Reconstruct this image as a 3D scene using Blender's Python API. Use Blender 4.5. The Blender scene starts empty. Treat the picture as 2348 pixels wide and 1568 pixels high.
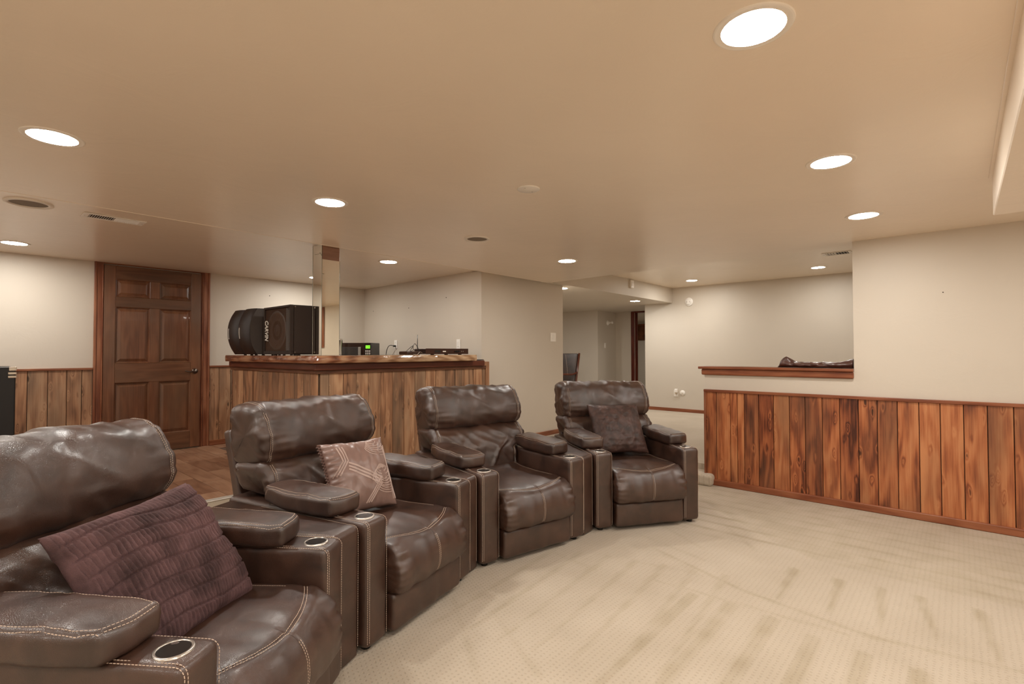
import bpy, bmesh, math, random
import numpy as np
from mathutils import Vector, Matrix, noise
from mathutils.bvhtree import BVHTree
random.seed(7)
SC = bpy.context.scene
COL = SC.collection
R = math.radians
# ------------------------------------------------------------------ camera, world, exposure
H = 1.26
cam_data = bpy.data.cameras.new('camera'); cam = bpy.data.objects.new('camera', cam_data); COL.objects.link(cam)
yaw, pitch, roll = R(41.5337), R(1.1907), R(-0.0833)
fwd = Vector((math.cos(pitch)*math.cos(yaw), math.cos(pitch)*math.sin(yaw), math.sin(pitch)))
rt = Vector((math.sin(yaw), -math.cos(yaw), 0)); up = rt.cross(fwd)
rt2 = rt*math.cos(roll) + up*math.sin(roll); up2 = -rt*math.sin(roll) + up*math.cos(roll)
cam.matrix_world = Matrix(((rt2.x, up2.x, -fwd.x, 0), (rt2.y, up2.y, -fwd.y, 0), (rt2.z, up2.z, -fwd.z, H), (0, 0, 0, 1)))
cam_data.sensor_width = 36; cam_data.lens = 36*1160.65/2348; cam_data.clip_start = .02
SC.camera = cam
w = bpy.data.worlds.new('world'); SC.world = w; w.use_nodes = True
w.node_tree.nodes['Background'].inputs[0].default_value = (1, .86, .7, 1); w.node_tree.nodes['Background'].inputs[1].default_value = .3
SC.view_settings.view_transform = 'Standard'; SC.view_settings.look = 'None'
SC.view_settings.gamma = 1; SC.view_settings.use_curve_mapping = False
SC.view_settings.exposure = 0.0
LAMP = 208.0          # radiance of the lamp lens in each recessed can
LAMP_COLOR = (1.0, .965, .90)
SC.cycles.max_bounces = 10; SC.cycles.diffuse_bounces = 7; SC.cycles.glossy_bounces = 4
SC.cycles.sample_clamp_indirect = 6; SC.cycles.use_denoising = True
SC.cycles.caustics_reflective = False; SC.cycles.caustics_refractive = False

# ------------------------------------------------------------------ helpers
def tag(o, label=None, cat=None, group=None, kind=None):
    if label: o['label'] = label
    if cat: o['category'] = cat
    if group: o['group'] = group
    if kind: o['kind'] = kind
    return o
def empty(name, loc=(0, 0, 0), rz=0, **k):
    o = bpy.data.objects.new(name, None); COL.objects.link(o); o.location = loc; o.rotation_euler = (0, 0, rz)
    o.empty_display_size = .1
    return tag(o, **k)
def link(name, bm, mat, parent=None, loc=None, smooth=False, rz=None, **k):
    me = bpy.data.meshes.new(name); bm.normal_update(); bm.to_mesh(me); bm.free()
    return linkm(name, me, mat, parent, loc, smooth, rz, **k)
def linkm(name, me, mat, parent=None, loc=None, smooth=False, rz=None, **k):
    if mat is not None:
        me.materials.clear()
        for m in (mat if isinstance(mat, (list, tuple)) else [mat]): me.materials.append(m)
    if smooth: me.shade_smooth()
    o = bpy.data.objects.new(name, me); COL.objects.link(o)
    if parent: o.parent = parent
    if loc: o.location = loc
    if rz is not None: o.rotation_euler = (0, 0, rz)
    return tag(o, **k)
def box(bm, x0, x1, y0, y1, z0, z1, bev=0, seg=1, M=None):
    mat = Matrix.Translation(((x0+x1)/2, (y0+y1)/2, (z0+z1)/2)) @ Matrix.Diagonal((abs(x1-x0), abs(y1-y0), abs(z1-z0), 1))
    if M is not None: mat = M @ mat
    r = bmesh.ops.create_cube(bm, size=1, matrix=mat)
    if bev:
        es = list({e for v in r['verts'] for e in v.link_edges})
        bmesh.ops.bevel(bm, geom=es, offset=bev, segments=seg, affect='EDGES', profile=.5, clamp_overlap=True)
    return bm
def nbox(*a, **k): return box(bmesh.new(), *a, **k)
def cyl(bm, p, r, h, n=24, r2=None, axis='Z', caps=True, M=None):
    rot = {'Z': Matrix(), 'X': Matrix.Rotation(R(90), 4, 'Y'), 'Y': Matrix.Rotation(R(-90), 4, 'X')}[axis]
    m = Matrix.Translation(p) @ rot @ Matrix.Translation((0, 0, h/2))
    if M is not None: m = M @ m
    bmesh.ops.create_cone(bm, cap_ends=caps, segments=n, radius1=r, radius2=r if r2 is None else r2, depth=h, matrix=m)
    return bm
def lathe(bm, prof, n=32, M=None, close=False):
    rings = []
    for (r, z) in prof:
        rings.append([bm.verts.new((r*math.cos(2*math.pi*i/n), r*math.sin(2*math.pi*i/n), z)) for i in range(n)])
    pairs = list(zip(rings, rings[1:]))
    if close: pairs.append((rings[-1], rings[0]))
    for a, b in pairs:
        for i in range(n): bm.faces.new((a[i], a[(i+1) % n], b[(i+1) % n], b[i]))
    if M is not None: bmesh.ops.transform(bm, matrix=M, verts=[v for r in rings for v in r])
    return bm
def prism(poly, z0, z1, bm=None):
    bm = bm or bmesh.new()
    a = [bm.verts.new((x, y, z0)) for x, y in poly]; b = [bm.verts.new((x, y, z1)) for x, y in poly]
    bm.faces.new(a[::-1]); bm.faces.new(b); n = len(poly)
    for i in range(n): bm.faces.new((a[i], a[(i+1) % n], b[(i+1) % n], b[i]))
    bmesh.ops.recalc_face_normals(bm, faces=bm.faces)
    return bm
def tube(bm, pts, r, n=8, closed=False):
    pts = [Vector(p) for p in pts]; rings = []
    N = len(pts); pn = None
    for i, p in enumerate(pts):
        t = (pts[(i+1) % N if closed else min(i+1, N-1)] - pts[(i-1) % N if closed else max(i-1, 0)]).normalized()
        if pn is None: pn = t.orthogonal().normalized()
        pn = (pn - t*pn.dot(t)).normalized(); b = t.cross(pn)
        rr = r(i/(N-1)) if callable(r) else r
        rings.append([bm.verts.new(p + (pn*math.cos(2*math.pi*j/n) + b*math.sin(2*math.pi*j/n))*rr) for j in range(n)])
    for k in range(N if closed else N-1):
        a, c = rings[k], rings[(k+1) % N]
        for j in range(n): bm.faces.new((a[j], a[(j+1) % n], c[(j+1) % n], c[j]))
    if not closed: bm.faces.new(rings[0][::-1]); bm.faces.new(rings[-1])
    return bm
def spline(pts, n, closed=False):
    P = [Vector(p) for p in pts]; N = len(P); out = []
    segs = N if closed else N-1
    for s in range(segs):
        g = lambda i: P[i % N] if closed else P[max(0, min(N-1, i))]
        p0, p1, p2, p3 = g(s-1), g(s), g(s+1), g(s+2)
        for k in range(n):
            t = k/n
            out.append(.5*((2*p1) + (p2-p0)*t + (2*p0-5*p1+4*p2-p3)*t*t + (-p0+3*p1-3*p2+p3)*t**3))
    if not closed: out.append(P[-1])
    return out
def softbox(c, h, r, n=10, puff=(0, 0, 0), disp=None, warp=None, bm=None):
    """rounded box: grid cube mapped to a box with corner radius r, bulged faces, optional displacement"""
    bm = bm or bmesh.new(); c = Vector(c); cache = {}
    rr = min(r, min(h))
    # denser samples close to the edges
    def samp(n, hh):
        inner = hh-rr; a = [-hh + rr*(1-math.cos(i*math.pi/8)) for i in range(4)]
        m = max(2, int(n)); mid = [-inner + 2*inner*i/m for i in range(m+1)]
        return a + mid + [-q for q in a[::-1]]
    nn = n if isinstance(n, (tuple, list)) else (n, n, n)
    S = [samp(nn[i], h[i]) for i in range(3)]
    def vert(p):
        key = tuple(round(q, 6) for q in p)
        if key in cache: return cache[key]
        inner = Vector([max(-(h[i]-rr), min(h[i]-rr, p[i])) for i in range(3)])
        d = Vector(p)-inner; nrm = d.normalized() if d.length > 1e-9 else Vector((0, 0, 1))
        q = inner + nrm*rr
        u = [p[i]/h[i] for i in range(3)]
        for i in range(3):
            j, k = (i+1) % 3, (i+2) % 3
            q[i] += puff[i]*(1-u[j]**2)*(1-u[k]**2)*u[i]
        if disp: q = q + nrm*disp(q, nrm)
        if warp: q = warp(q)
        v = bm.verts.new(q + c); cache[key] = v; return v
    for ax in range(3):
        j, k = (ax+1) % 3, (ax+2) % 3
        for sgn in (-1, 1):
            for a0, a1 in zip(S[j], S[j][1:]):
                for b0, b1 in zip(S[k], S[k][1:]):
                    q = []
                    for (a, b) in ((a0, b0), (a1, b0), (a1, b1), (a0, b1)):
                        p = [0, 0, 0]; p[ax] = sgn*h[ax]; p[j] = a; p[k] = b; q.append(vert(p))
                    if len(set(q)) < 3: continue
                    f = q if sgn > 0 else q[::-1]
                    try: bm.faces.new(list(dict.fromkeys(f)))
                    except ValueError: pass
    return bm
def loft(profile, half, Rend, stations=40, disp=None, warp=None, n=5, dense=None):
    """closed (y,z) profile swept along x with rounded ends"""
    prof = [Vector((0, p[0], p[1])) for p in profile]
    P = spline(prof, n, closed=True); N = len(P)
    area = sum(P[i].y*P[(i+1) % N].z - P[(i+1) % N].y*P[i].z for i in range(N))
    nr = []
    for i in range(N):
        t = (P[(i+1) % N]-P[i-1]).normalized(); m = Vector((0, t.z, -t.y)); nr.append(m if area > 0 else -m)
    xs = sorted(set([round(-half + 2*half*i/stations, 5) for i in range(stations+1)] +
        [round(s*(half-Rend*(1-math.cos(k*math.pi/12))), 5) for k in range(7) for s in (-1, 1)] + [round(s*d, 5) for d in (dense or []) for s in (-1, 1)]))
    xs = [x for i, x in enumerate(xs) if i == 0 or x-xs[i-1] > .0012 or x == xs[-1]]
    cen = sum(P, Vector())/N
    bm = bmesh.new(); rings = []
    for x in xs:
        e = half-abs(x); ins = 0 if e >= Rend else Rend - math.sqrt(max(0, Rend**2-(Rend-e)**2))
        ring = []
        for i in range(N):
            q = P[i] - nr[i]*ins
            if e < 1e-6: q = q + (cen-q)*.02
            q = Vector((x, q.y, q.z))
            fx = max(0, 1-e/Rend) if e < Rend else 0
            nn = (nr[i]*(1-fx) + Vector((math.copysign(fx, x), 0, 0))); nn = nn.normalized() if nn.length > 0 else nn
            if disp: q = q + nn*disp(q, nn, i/N)
            if warp: q = warp(q)
            ring.append(bm.verts.new(q))
        rings.append(ring)
    for a, b in zip(rings, rings[1:]):
        for i in range(N): bm.faces.new((a[i], b[i], b[(i+1) % N], a[(i+1) % N]))
    for ring, s in ((rings[0], 1), (rings[-1], -1)):
        c = bm.verts.new(sum((v.co for v in ring), Vector())/N)
        for i in range(N): bm.faces.new((ring[i], ring[(i+1) % N], c) if s > 0 else (ring[(i+1) % N], ring[i], c))
    bmesh.ops.recalc_face_normals(bm, faces=bm.faces)
    return bm
def dashes(bm, pts, L=.0062, gap=.003, wd=.0011, ht=.0009):
    pts = [Vector(p) for p in pts]
    cum = [0]
    for a, b in zip(pts, pts[1:]): cum.append(cum[-1]+(b-a).length)
    def at(s):
        for i in range(len(pts)-1):
            if s <= cum[i+1] or i == len(pts)-2:
                t = (s-cum[i])/max(1e-9, cum[i+1]-cum[i]); return pts[i].lerp(pts[i+1], t)
    s = 0
    while s+L < cum[-1]:
        a, b = at(s), at(s+L); t = (b-a).normalized(); o = t.orthogonal().normalized(); q = t.cross(o)
        vs = []
        for p, k in ((a, .6), (b, .6)):
            vs.append([bm.verts.new(p+(o*math.cos(j*math.pi/2)*wd+q*math.sin(j*math.pi/2)*wd)*k*1.5) for j in range(4)])
        for j in range(4): bm.faces.new((vs[0][j], vs[0][(j+1) % 4], vs[1][(j+1) % 4], vs[1][j]))
        bm.faces.new(vs[0][::-1]); bm.faces.new(vs[1])
        s += L+gap
    return bm
def bvh(bm): return BVHTree.FromBMesh(bm)
def shoot(tree, pts, d, off=.0009):
    out = []
    d = Vector(d).normalized()
    for p in pts:
        h = tree.ray_cast(Vector(p)-d*.5, d, 2)
        if h[0] is not None:
            n = h[1] if h[1].dot(d) < 0 else -h[1]
            out.append(h[0]+n*off)
    return out
def nz(x, y, z, f=1, seed=0): return noise.noise(Vector((x*f+seed, y*f+seed*1.7, z*f-seed)))

# ------------------------------------------------------------------ materials
def newmat(name):
    m = bpy.data.materials.new(name); m.use_nodes = True; nt = m.node_tree
    b = nt.nodes['Principled BSDF']; return m, nt, b
def N(nt, t, **k):
    n = nt.nodes.new(t)
    for a, v in k.items():
        if a.startswith('i_'):
            key = a[2:]; key = int(key) if key.isdigit() else key
            n.inputs[key].default_value = v
        else: setattr(n, a, v)
    return n
def L(nt, a, b): nt.links.new(a, b)
def col(c): return tuple(c) + ((1,) if len(c) == 3 else ())
def srgb(r, g, b): return tuple(((v/255)/12.92 if v/255 <= .04045 else ((v/255+.055)/1.055)**2.4) for v in (r, g, b))
def ramp(nt, stops, interp='LINEAR'):
    r = nt.nodes.new('ShaderNodeValToRGB'); e = r.color_ramp.elements; r.color_ramp.interpolation = interp
    while len(e) < len(stops): e.new(.5)
    for el, (p, c) in zip(e, stops): el.position = p; el.color = col(c)
    return r
def simple(name, c, rough=.5, metal=0, spec=.5, bump=0, bscale=200, var=0, emit=None, coat=0):
    m, nt, b = newmat(name)
    b.inputs['Base Color'].default_value = col(c); b.inputs['Roughness'].default_value = rough
    b.inputs['Metallic'].default_value = metal; b.inputs['Specular IOR Level'].default_value = spec
    b.inputs['Coat Weight'].default_value = coat
    if emit: b.inputs['Emission Color'].default_value = col(emit[0]); b.inputs['Emission Strength'].default_value = emit[1]
    if bump or var:
        tc = N(nt, 'ShaderNodeTexCoord'); n = N(nt, 'ShaderNodeTexNoise', i_Scale=bscale, i_Detail=4.0); L(nt, tc.outputs['Object'], n.inputs['Vector'])
        if bump:
            bp = N(nt, 'ShaderNodeBump', i_Strength=bump, i_Distance=.002); L(nt, n.outputs['Fac'], bp.inputs['Height']); L(nt, bp.outputs[0], b.inputs['Normal'])
        if var:
            n2 = N(nt, 'ShaderNodeTexNoise', i_Scale=bscale/8, i_Detail=3.0); L(nt, tc.outputs['Object'], n2.inputs['Vector'])
            rp = ramp(nt, [(.3, [q*(1-var) for q in c]), (.7, [min(1, q*(1+var)) for q in c])]); L(nt, n2.outputs['Fac'], rp.inputs[0]); L(nt, rp.outputs[0], b.inputs['Base Color'])
    return m
def paint(name, c, rough=.5, spec=.4):
    """hand trowelled painted drywall"""
    m, nt, b = newmat(name); tc = N(nt, 'ShaderNodeTexCoord')
    mp = N(nt, 'ShaderNodeMapping'); mp.inputs['Scale'].default_value = (1, 1, 1); L(nt, tc.outputs['Object'], mp.inputs[0])
    n1 = N(nt, 'ShaderNodeTexNoise', i_Scale=3.5, i_Detail=6.0, i_Roughness=.6, i_Distortion=1.2); n2 = N(nt, 'ShaderNodeTexNoise', i_Scale=60.0, i_Detail=3.0)
    n3 = N(nt, 'ShaderNodeTexNoise', i_Scale=1.1, i_Detail=2.0)
    for n in (n1, n2, n3): L(nt, mp.outputs[0], n.inputs['Vector'])
    r = ramp(nt, [(.45, (0, 0, 0)), (.62, (1, 1, 1))]); L(nt, n1.outputs['Fac'], r.inputs[0])
    ad = N(nt, 'ShaderNodeMath', operation='MULTIPLY_ADD'); ad.inputs[1].default_value = .25; L(nt, n2.outputs['Fac'], ad.inputs[0]); L(nt, r.outputs[0], ad.inputs[2])
    bp = N(nt, 'ShaderNodeBump', i_Strength=.12, i_Distance=.004); L(nt, ad.outputs[0], bp.inputs['Height']); L(nt, bp.outputs[0], b.inputs['Normal'])
    rc = ramp(nt, [(.3, [q*.97 for q in c]), (.7, [min(1, q*1.02) for q in c])]); L(nt, n3.outputs['Fac'], rc.inputs[0]); L(nt, rc.outputs[0], b.inputs['Base Color'])
    b.inputs['Roughness'].default_value = rough; b.inputs['Specular IOR Level'].default_value = spec
    return m
def wood(name, stops, grain_axis=2, rough=.45, knots=True, rvar=.5, spec=.4, scale=1.0, gray=None, coat=0):
    """stained knotty wood, each object picks its own cut and tone"""
    m, nt, b = newmat(name); tc = N(nt, 'ShaderNodeTexCoord'); oi = N(nt, 'ShaderNodeObjectInfo')
    off = N(nt, 'ShaderNodeVectorMath', operation='SCALE'); off.inputs['Scale'].default_value = 37.0
    cb = N(nt, 'ShaderNodeCombineXYZ'); L(nt, oi.outputs['Random'], cb.inputs[0]); L(nt, oi.outputs['Random'], cb.inputs[1]); L(nt, oi.outputs['Random'], cb.inputs[2])
    L(nt, cb.outputs[0], off.inputs[0])
    add = N(nt, 'ShaderNodeVectorMath', operation='ADD'); L(nt, tc.outputs['Object'], add.inputs[0]); L(nt, off.outputs[0], add.inputs[1])
    def mapped(across, along):
        mp = N(nt, 'ShaderNodeMapping'); s = [across*scale]*3; s[grain_axis] = along*scale; mp.inputs['Scale'].default_value = s
        L(nt, add.outputs[0], mp.inputs[0]); return mp.outputs[0]
    # knots
    vo = N(nt, 'ShaderNodeTexVoronoi', i_Scale=1.0); dv = N(nt, 'ShaderNodeTexNoise', i_Scale=1.0, i_Detail=2.0); L(nt, mapped(30, 9), dv.inputs['Vector'])
    dm = N(nt, 'ShaderNodeMix', data_type='VECTOR'); dm.inputs[0].default_value = .30; L(nt, mapped(14, 4.2), dm.inputs[4])
    da = N(nt, 'ShaderNodeVectorMath', operation='ADD'); L(nt, dv.outputs['Color'], da.inputs[0]); L(nt, mapped(14, 4.2), da.inputs[1]); L(nt, da.outputs[0], dm.inputs[5]); L(nt, dm.outputs[1], vo.inputs['Vector'])
    kd = N(nt, 'ShaderNodeMapRange'); kd.inputs['From Min'].default_value = 0; kd.inputs['From Max'].default_value = .34; kd.inputs['To Min'].default_value = 1; kd.inputs['To Max'].default_value = 0
    L(nt, vo.outputs['Distance'], kd.inputs['Value'])
    kd2 = N(nt, 'ShaderNodeMath', operation='POWER'); kd2.inputs[1].default_value = 2.0; L(nt, kd.outputs[0], kd2.inputs[0])
    # rings bent round the knots
    n0 = N(nt, 'ShaderNodeTexNoise', i_Scale=1.0, i_Detail=2.0); L(nt, mapped(6, 1.1), n0.inputs['Vector'])
    ma = N(nt, 'ShaderNodeMath', operation='MULTIPLY_ADD'); ma.inputs[1].default_value = .55 if knots else 0
    L(nt, kd2.outputs[0], ma.inputs[0]); L(nt, n0.outputs['Fac'], ma.inputs[2])
    mm = N(nt, 'ShaderNodeMath', operation='MULTIPLY'); mm.inputs[1].default_value = 34.0; L(nt, ma.outputs[0], mm.inputs[0])
    sn = N(nt, 'ShaderNodeMath', operation='SINE'); L(nt, mm.outputs[0], sn.inputs[0])
    ns = N(nt, 'ShaderNodeMapRange'); ns.inputs['From Min'].default_value = -1; L(nt, sn.outputs[0], ns.inputs['Value'])
    n1 = N(nt, 'ShaderNodeTexNoise', i_Scale=1.0, i_Detail=5.0, i_Roughness=.65); L(nt, mapped(90, 3.0), n1.inputs['Vector'])
    n2 = N(nt, 'ShaderNodeTexNoise', i_Scale=1.0, i_Detail=3.0); L(nt, mapped(9, 2.0), n2.inputs['Vector'])
    s1 = N(nt, 'ShaderNodeMath', operation='MULTIPLY'); s1.inputs[1].default_value = .16; L(nt, ns.outputs[0], s1.inputs[0])
    s2 = N(nt, 'ShaderNodeMath', operation='MULTIPLY_ADD'); s2.inputs[1].default_value = .50; L(nt, n1.outputs['Fac'], s2.inputs[0]); L(nt, s1.outputs[0], s2.inputs[2])
    s3 = N(nt, 'ShaderNodeMath', operation='MULTIPLY_ADD'); s3.inputs[1].default_value = .52; L(nt, n2.outputs['Fac'], s3.inputs[0]); L(nt, s2.outputs[0], s3.inputs[2])
    rv = N(nt, 'ShaderNodeMath', operation='MULTIPLY_ADD'); rv.inputs[1].default_value = rvar; L(nt, oi.outputs['Random'], rv.inputs[0]); L(nt, s3.outputs[0], rv.inputs[2])
    rs = N(nt, 'ShaderNodeMath', operation='SUBTRACT'); rs.inputs[1].default_value = rvar*.5; L(nt, rv.outputs[0], rs.inputs[0])
    rp = ramp(nt, stops); L(nt, rs.outputs[0], rp.inputs[0]); out = rp.outputs[0]
    if gray:
        n4 = N(nt, 'ShaderNodeTexNoise', i_Scale=1.0, i_Detail=3.0); L(nt, mapped(5, 1.2), n4.inputs['Vector'])
        r4 = ramp(nt, [(.42, (0, 0, 0)), (.68, (1, 1, 1))]); L(nt, n4.outputs['Fac'], r4.inputs[0])
        k4 = N(nt, 'ShaderNodeMath', operation='MULTIPLY'); k4.inputs[1].default_value = gray[1]; L(nt, r4.outputs[0], k4.inputs[0])
        mx = N(nt, 'ShaderNodeMix', data_type='RGBA', blend_type='MIX'); L(nt, k4.outputs[0], mx.inputs[0]); L(nt, out, mx.inputs[6]); mx.inputs[7].default_value = col(gray[0]); out = mx.outputs[2]
    if knots:
        kk = N(nt, 'ShaderNodeMapRange'); kk.inputs['From Min'].default_value = .50; kk.inputs['From Max'].default_value = .80; kk.inputs['To Max'].default_value = .85; L(nt, kd.outputs[0], kk.inputs['Value'])
        # only some cells carry a knot
        gt = N(nt, 'ShaderNodeSeparateColor'); L(nt, vo.outputs['Color'], gt.inputs[0])
        g2 = N(nt, 'ShaderNodeMath', operation='GREATER_THAN'); g2.inputs[1].default_value = .55; L(nt, gt.outputs[0], g2.inputs[0])
        km = N(nt, 'ShaderNodeMath', operation='MULTIPLY'); L(nt, kk.outputs[0], km.inputs[0]); L(nt, g2.outputs[0], km.inputs[1])
        mx = N(nt, 'ShaderNodeMix', data_type='RGBA'); L(nt, km.outputs[0], mx.inputs[0]); L(nt, out, mx.inputs[6]); mx.inputs[7].default_value = col([q*.25 for q in stops[0][1]]); out = mx.outputs[2]
    L(nt, out, b.inputs['Base Color'])
    b.inputs['Roughness'].default_value = rough; b.inputs['Specular IOR Level'].default_value = spec; b.inputs['Coat Weight'].default_value = coat
    bp = N(nt, 'ShaderNodeBump', i_Strength=.18, i_Distance=.002); L(nt, s2.outputs[0], bp.inputs['Height']); L(nt, bp.outputs[0], b.inputs['Normal'])
    return m
def leather(name, c, c2, rough=.36, grain=.35, scale=330):
    m, nt, b = newmat(name); tc = N(nt, 'ShaderNodeTexCoord')
    vo = N(nt, 'ShaderNodeTexVoronoi', feature='DISTANCE_TO_EDGE', i_Scale=float(scale)); nd = N(nt, 'ShaderNodeTexNoise', i_Scale=120.0, i_Detail=2.0)
    L(nt, tc.outputs['Object'], nd.inputs['Vector'])
    mx0 = N(nt, 'ShaderNodeMix', data_type='VECTOR'); mx0.inputs[0].default_value = .0012
    L(nt, tc.outputs['Object'], mx0.inputs[4]); L(nt, nd.outputs['Color'], mx0.inputs[5]); L(nt, mx0.outputs[1], vo.inputs['Vector'])
    rv = ramp(nt, [(0, (0, 0, 0)), (.12, (1, 1, 1))]); L(nt, vo.outputs['Distance'], rv.inputs[0])
    n1 = N(nt, 'ShaderNodeTexNoise', i_Scale=7.0, i_Detail=5.0, i_Roughness=.6, i_Distortion=.6); L(nt, tc.outputs['Object'], n1.inputs['Vector'])
    rc = ramp(nt, [(.34, c), (.62, c2)]); L(nt, n1.outputs['Fac'], rc.inputs[0])
    L(nt, rc.outputs[0], b.inputs['Base Color'])
    n3 = N(nt, 'ShaderNodeTexNoise', i_Scale=26.0, i_Detail=4.0); L(nt, tc.outputs['Object'], n3.inputs['Vector'])
    rr = N(nt, 'ShaderNodeMapRange'); rr.inputs['To Min'].default_value = rough-.06; rr.inputs['To Max'].default_value = rough+.1; L(nt, n3.outputs['Fac'], rr.inputs['Value']); L(nt, rr.outputs[0], b.inputs['Roughness'])
    b.inputs['Specular IOR Level'].default_value = .9; b.inputs['Coat Weight'].default_value = .0; b.inputs['Coat Roughness'].default_value = .3
    bp = N(nt, 'ShaderNodeBump', i_Strength=grain, i_Distance=.0006); L(nt, rv.outputs[0], bp.inputs['Height'])
    n4 = N(nt, 'ShaderNodeTexNoise', i_Scale=20.0, i_Detail=2.0, i_Distortion=.4); L(nt, tc.outputs['Object'], n4.inputs['Vector'])
    bp2 = N(nt, 'ShaderNodeBump', i_Strength=.12, i_Distance=.006); L(nt, n4.outputs['Fac'], bp2.inputs['Height']); L(nt, bp.outputs[0], bp2.inputs['Normal']); L(nt, bp2.outputs[0], b.inputs['Normal'])
    return m

WALL = paint('wall_paint', (.635, .57, .485), .5, .35)
CEIL = paint('ceiling_paint', (.90, .79, .66), .27, .5)
WHITE = simple('white_plastic', (.90, .86, .80), .4)
TRIMW = simple('painted_metal_white', (.88, .82, .74), .45)
BLACK = simple('black_plastic', (.012, .010, .009), .35)
CHROME = simple('chrome', (.75, .72, .68), .22, metal=1)
IRON = simple('dark_pewter', (.16, .13, .11), .3, metal=1)
DARK = simple('matte_black', (.01, .008, .007), .7)
PANEL_R = wood('stained_panelling_red', [(.34, (.060, .015, .007)), (.47, (.22, .060, .023)), (.60, (.40, .130, .048)), (.78, (.53, .22, .092))], rvar=.20, rough=.38, gray=((.125, .062, .034), .55))
PANEL = wood('stained_panelling', [(.34, (.09, .042, .022)), (.47, (.25, .118, .060)), (.60, (.40, .20, .103)), (.78, (.54, .32, .18))], rvar=.22, rough=.5, gray=((.19, .130, .085), .65))
TRIM_R = wood('trim_red_oak', [(.2, (.09, .022, .010)), (.5, (.20, .058, .025)), (.8, (.33, .12, .055))], rvar=.1, knots=False, rough=.35, grain_axis=1)
TRIM_X = wood('trim_red_oak_x', [(.2, (.10, .028, .012)), (.5, (.21, .066, .028)), (.8, (.33, .13, .06))], rvar=.1, knots=False, rough=.35, grain_axis=0)
TRIM_V = wood('trim_red_oak_upright', [(.2, (.08, .022, .010)), (.5, (.20, .062, .028)), (.8, (.36, .15, .075))], rvar=.1, knots=False, rough=.38, grain_axis=2)
DOORW = wood('door_wood', [(.2, (.065, .024, .012)), (.5, (.145, .056, .027)), (.8, (.23, .098, .048))], rvar=.12, knots=False, rough=.3, grain_axis=2, gray=((.14, .080, .048), .7), coat=.2)
DOORX = wood('door_wood_rail', [(.2, (.060, .024, .012)), (.5, (.125, .052, .025)), (.8, (.20, .088, .043))], rvar=.12, knots=False, rough=.38, grain_axis=0, gray=((.11, .065, .038), .5))
BARTRIM = wood('bar_trim', [(.2, (.05, .018, .010)), (.5, (.13, .050, .025)), (.8, (.22, .10, .05))], rvar=.1, knots=False, rough=.4, grain_axis=0)
TILEM = wood('wood_look_tile', [(.2, (.14, .062, .034)), (.5, (.25, .125, .072)), (.8, (.36, .205, .125))], rvar=.25, knots=False, rough=.38, grain_axis=1)
LEATHER = leather('brown_leather', (.029, .0125, .0076), (.060, .0268, .0166), rough=.325, grain=.34, scale=300)
LEATHER_D = leather('dark_brown_leather', (.024, .013, .009), (.05, .026, .018), rough=.42)
THREAD = simple('tan_thread', (.60, .46, .36), .7)
# ------------------------------------------------------------------ heights and planes (metres)
CM, CB, UC, HB = 2.157, 2.208, 2.456, 2.182      # main soffit, bar ceiling, upper room ceiling, hall ceiling
S = .164                                          # raised floor round the sunken pit
XR, YD, YW, YB, XF = 4.905, 6.697, 4.11, 4.05, 9.056

def structure(name, bm, mat, label, **k): return link(name, bm, mat, label=label, kind='structure', **k)
# --- ceilings
structure('ceiling', prism([(-2.5, -2.6), (5.05, -2.6), (5.05, .65), (5.145, 3.08), (5.2, 3.96), (-2.5, 3.96)], CM, CM+.5), CEIL, 'low beige ceiling over the sunken carpeted seating pit')
structure('ceiling', prism([(-2.5, 3.96), (4.4, 3.96), (4.4, 7), (-2.5, 7)], CB, CB+.45), CEIL, 'beige ceiling over the bar and the six panel door')
structure('ceiling', prism([(5.05, -2.6), (9.3, -2.6), (9.3, 4.02), (5.2, 4.02), (5.2, 3.96), (5.145, 3.08), (5.05, .65)], UC, UC+.2), CEIL, 'higher ceiling of the raised room beyond the half wall')
structure('ceiling', prism([(5.2, 4.02), (9.7, 4.02), (14.2, 4.02), (14.2, 8.2), (4.4, 8.2), (4.4, 4.3), (5.2, 4.3)], HB, HB+.474), WALL, 'boxed down ceiling over the hallway')
bk = bmesh.new(); box(bk, -2.5, 3.55, -2.6, -.135, 1.955, CM, .004)
structure('ceiling', bk, CEIL, 'lowered boxed bulkhead of the ceiling at the edge of the pit')
structure('trim_4', nbox(-2.5, 3.565, -.14, -.121, CM-.005, CM, .002), CEIL, 'thin raised seam where the bulkhead meets the ceiling')
# --- walls
def wall(name, x0, x1, y0, y1, z0, z1, label, mat=None):
    return structure(name, nbox(x0, x1, y0, y1, z0, z1), mat or WALL, label)
wl_door = wall('wall_back', -2.5, 4.4, YD, YD+.12, S, CB, 'cream wall behind the bar with the dark six panel door')
bar_side = prism([(4.118, YW+.16), (4.30, YW+.16), (4.40, YD), (4.218, YD)], S, CB)
wl_bar = structure('wall_bar', bar_side, WALL, 'cream wall behind the microwave and the router')
wl_mid = wall('wall_middle', 4.111, 5.70, YW, YW+.16, S, HB+.02, 'cream wall with the double light switch')
wl_right = wall('wall_right', XR, XR+.145, -2.6, .647, 0, CM, 'cream wall above the knotty panelling')
wl_pony = wall('wall_half', XR, XR+.135, .647, 1.857, 0, 1.10, 'half wall with wooden cap beside the steps')
wall('wall_far', XF, XF+.12, -2.6, 4.574, S, UC, 'long cream wall of the raised room with the smoke alarm')
wall('wall_far_end', 5.06, 9.2, -2.72, -2.6, S, UC, 'end wall of the raised room')
wall('wall_left', -2.62, -2.5, -2.6, 7, 0, CB, 'cream wall beside the seats, out of view')
wall('wall_front', -2.5, 5.06, -2.72, -2.6, 0, CM, 'cream wall behind the viewpoint')
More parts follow.
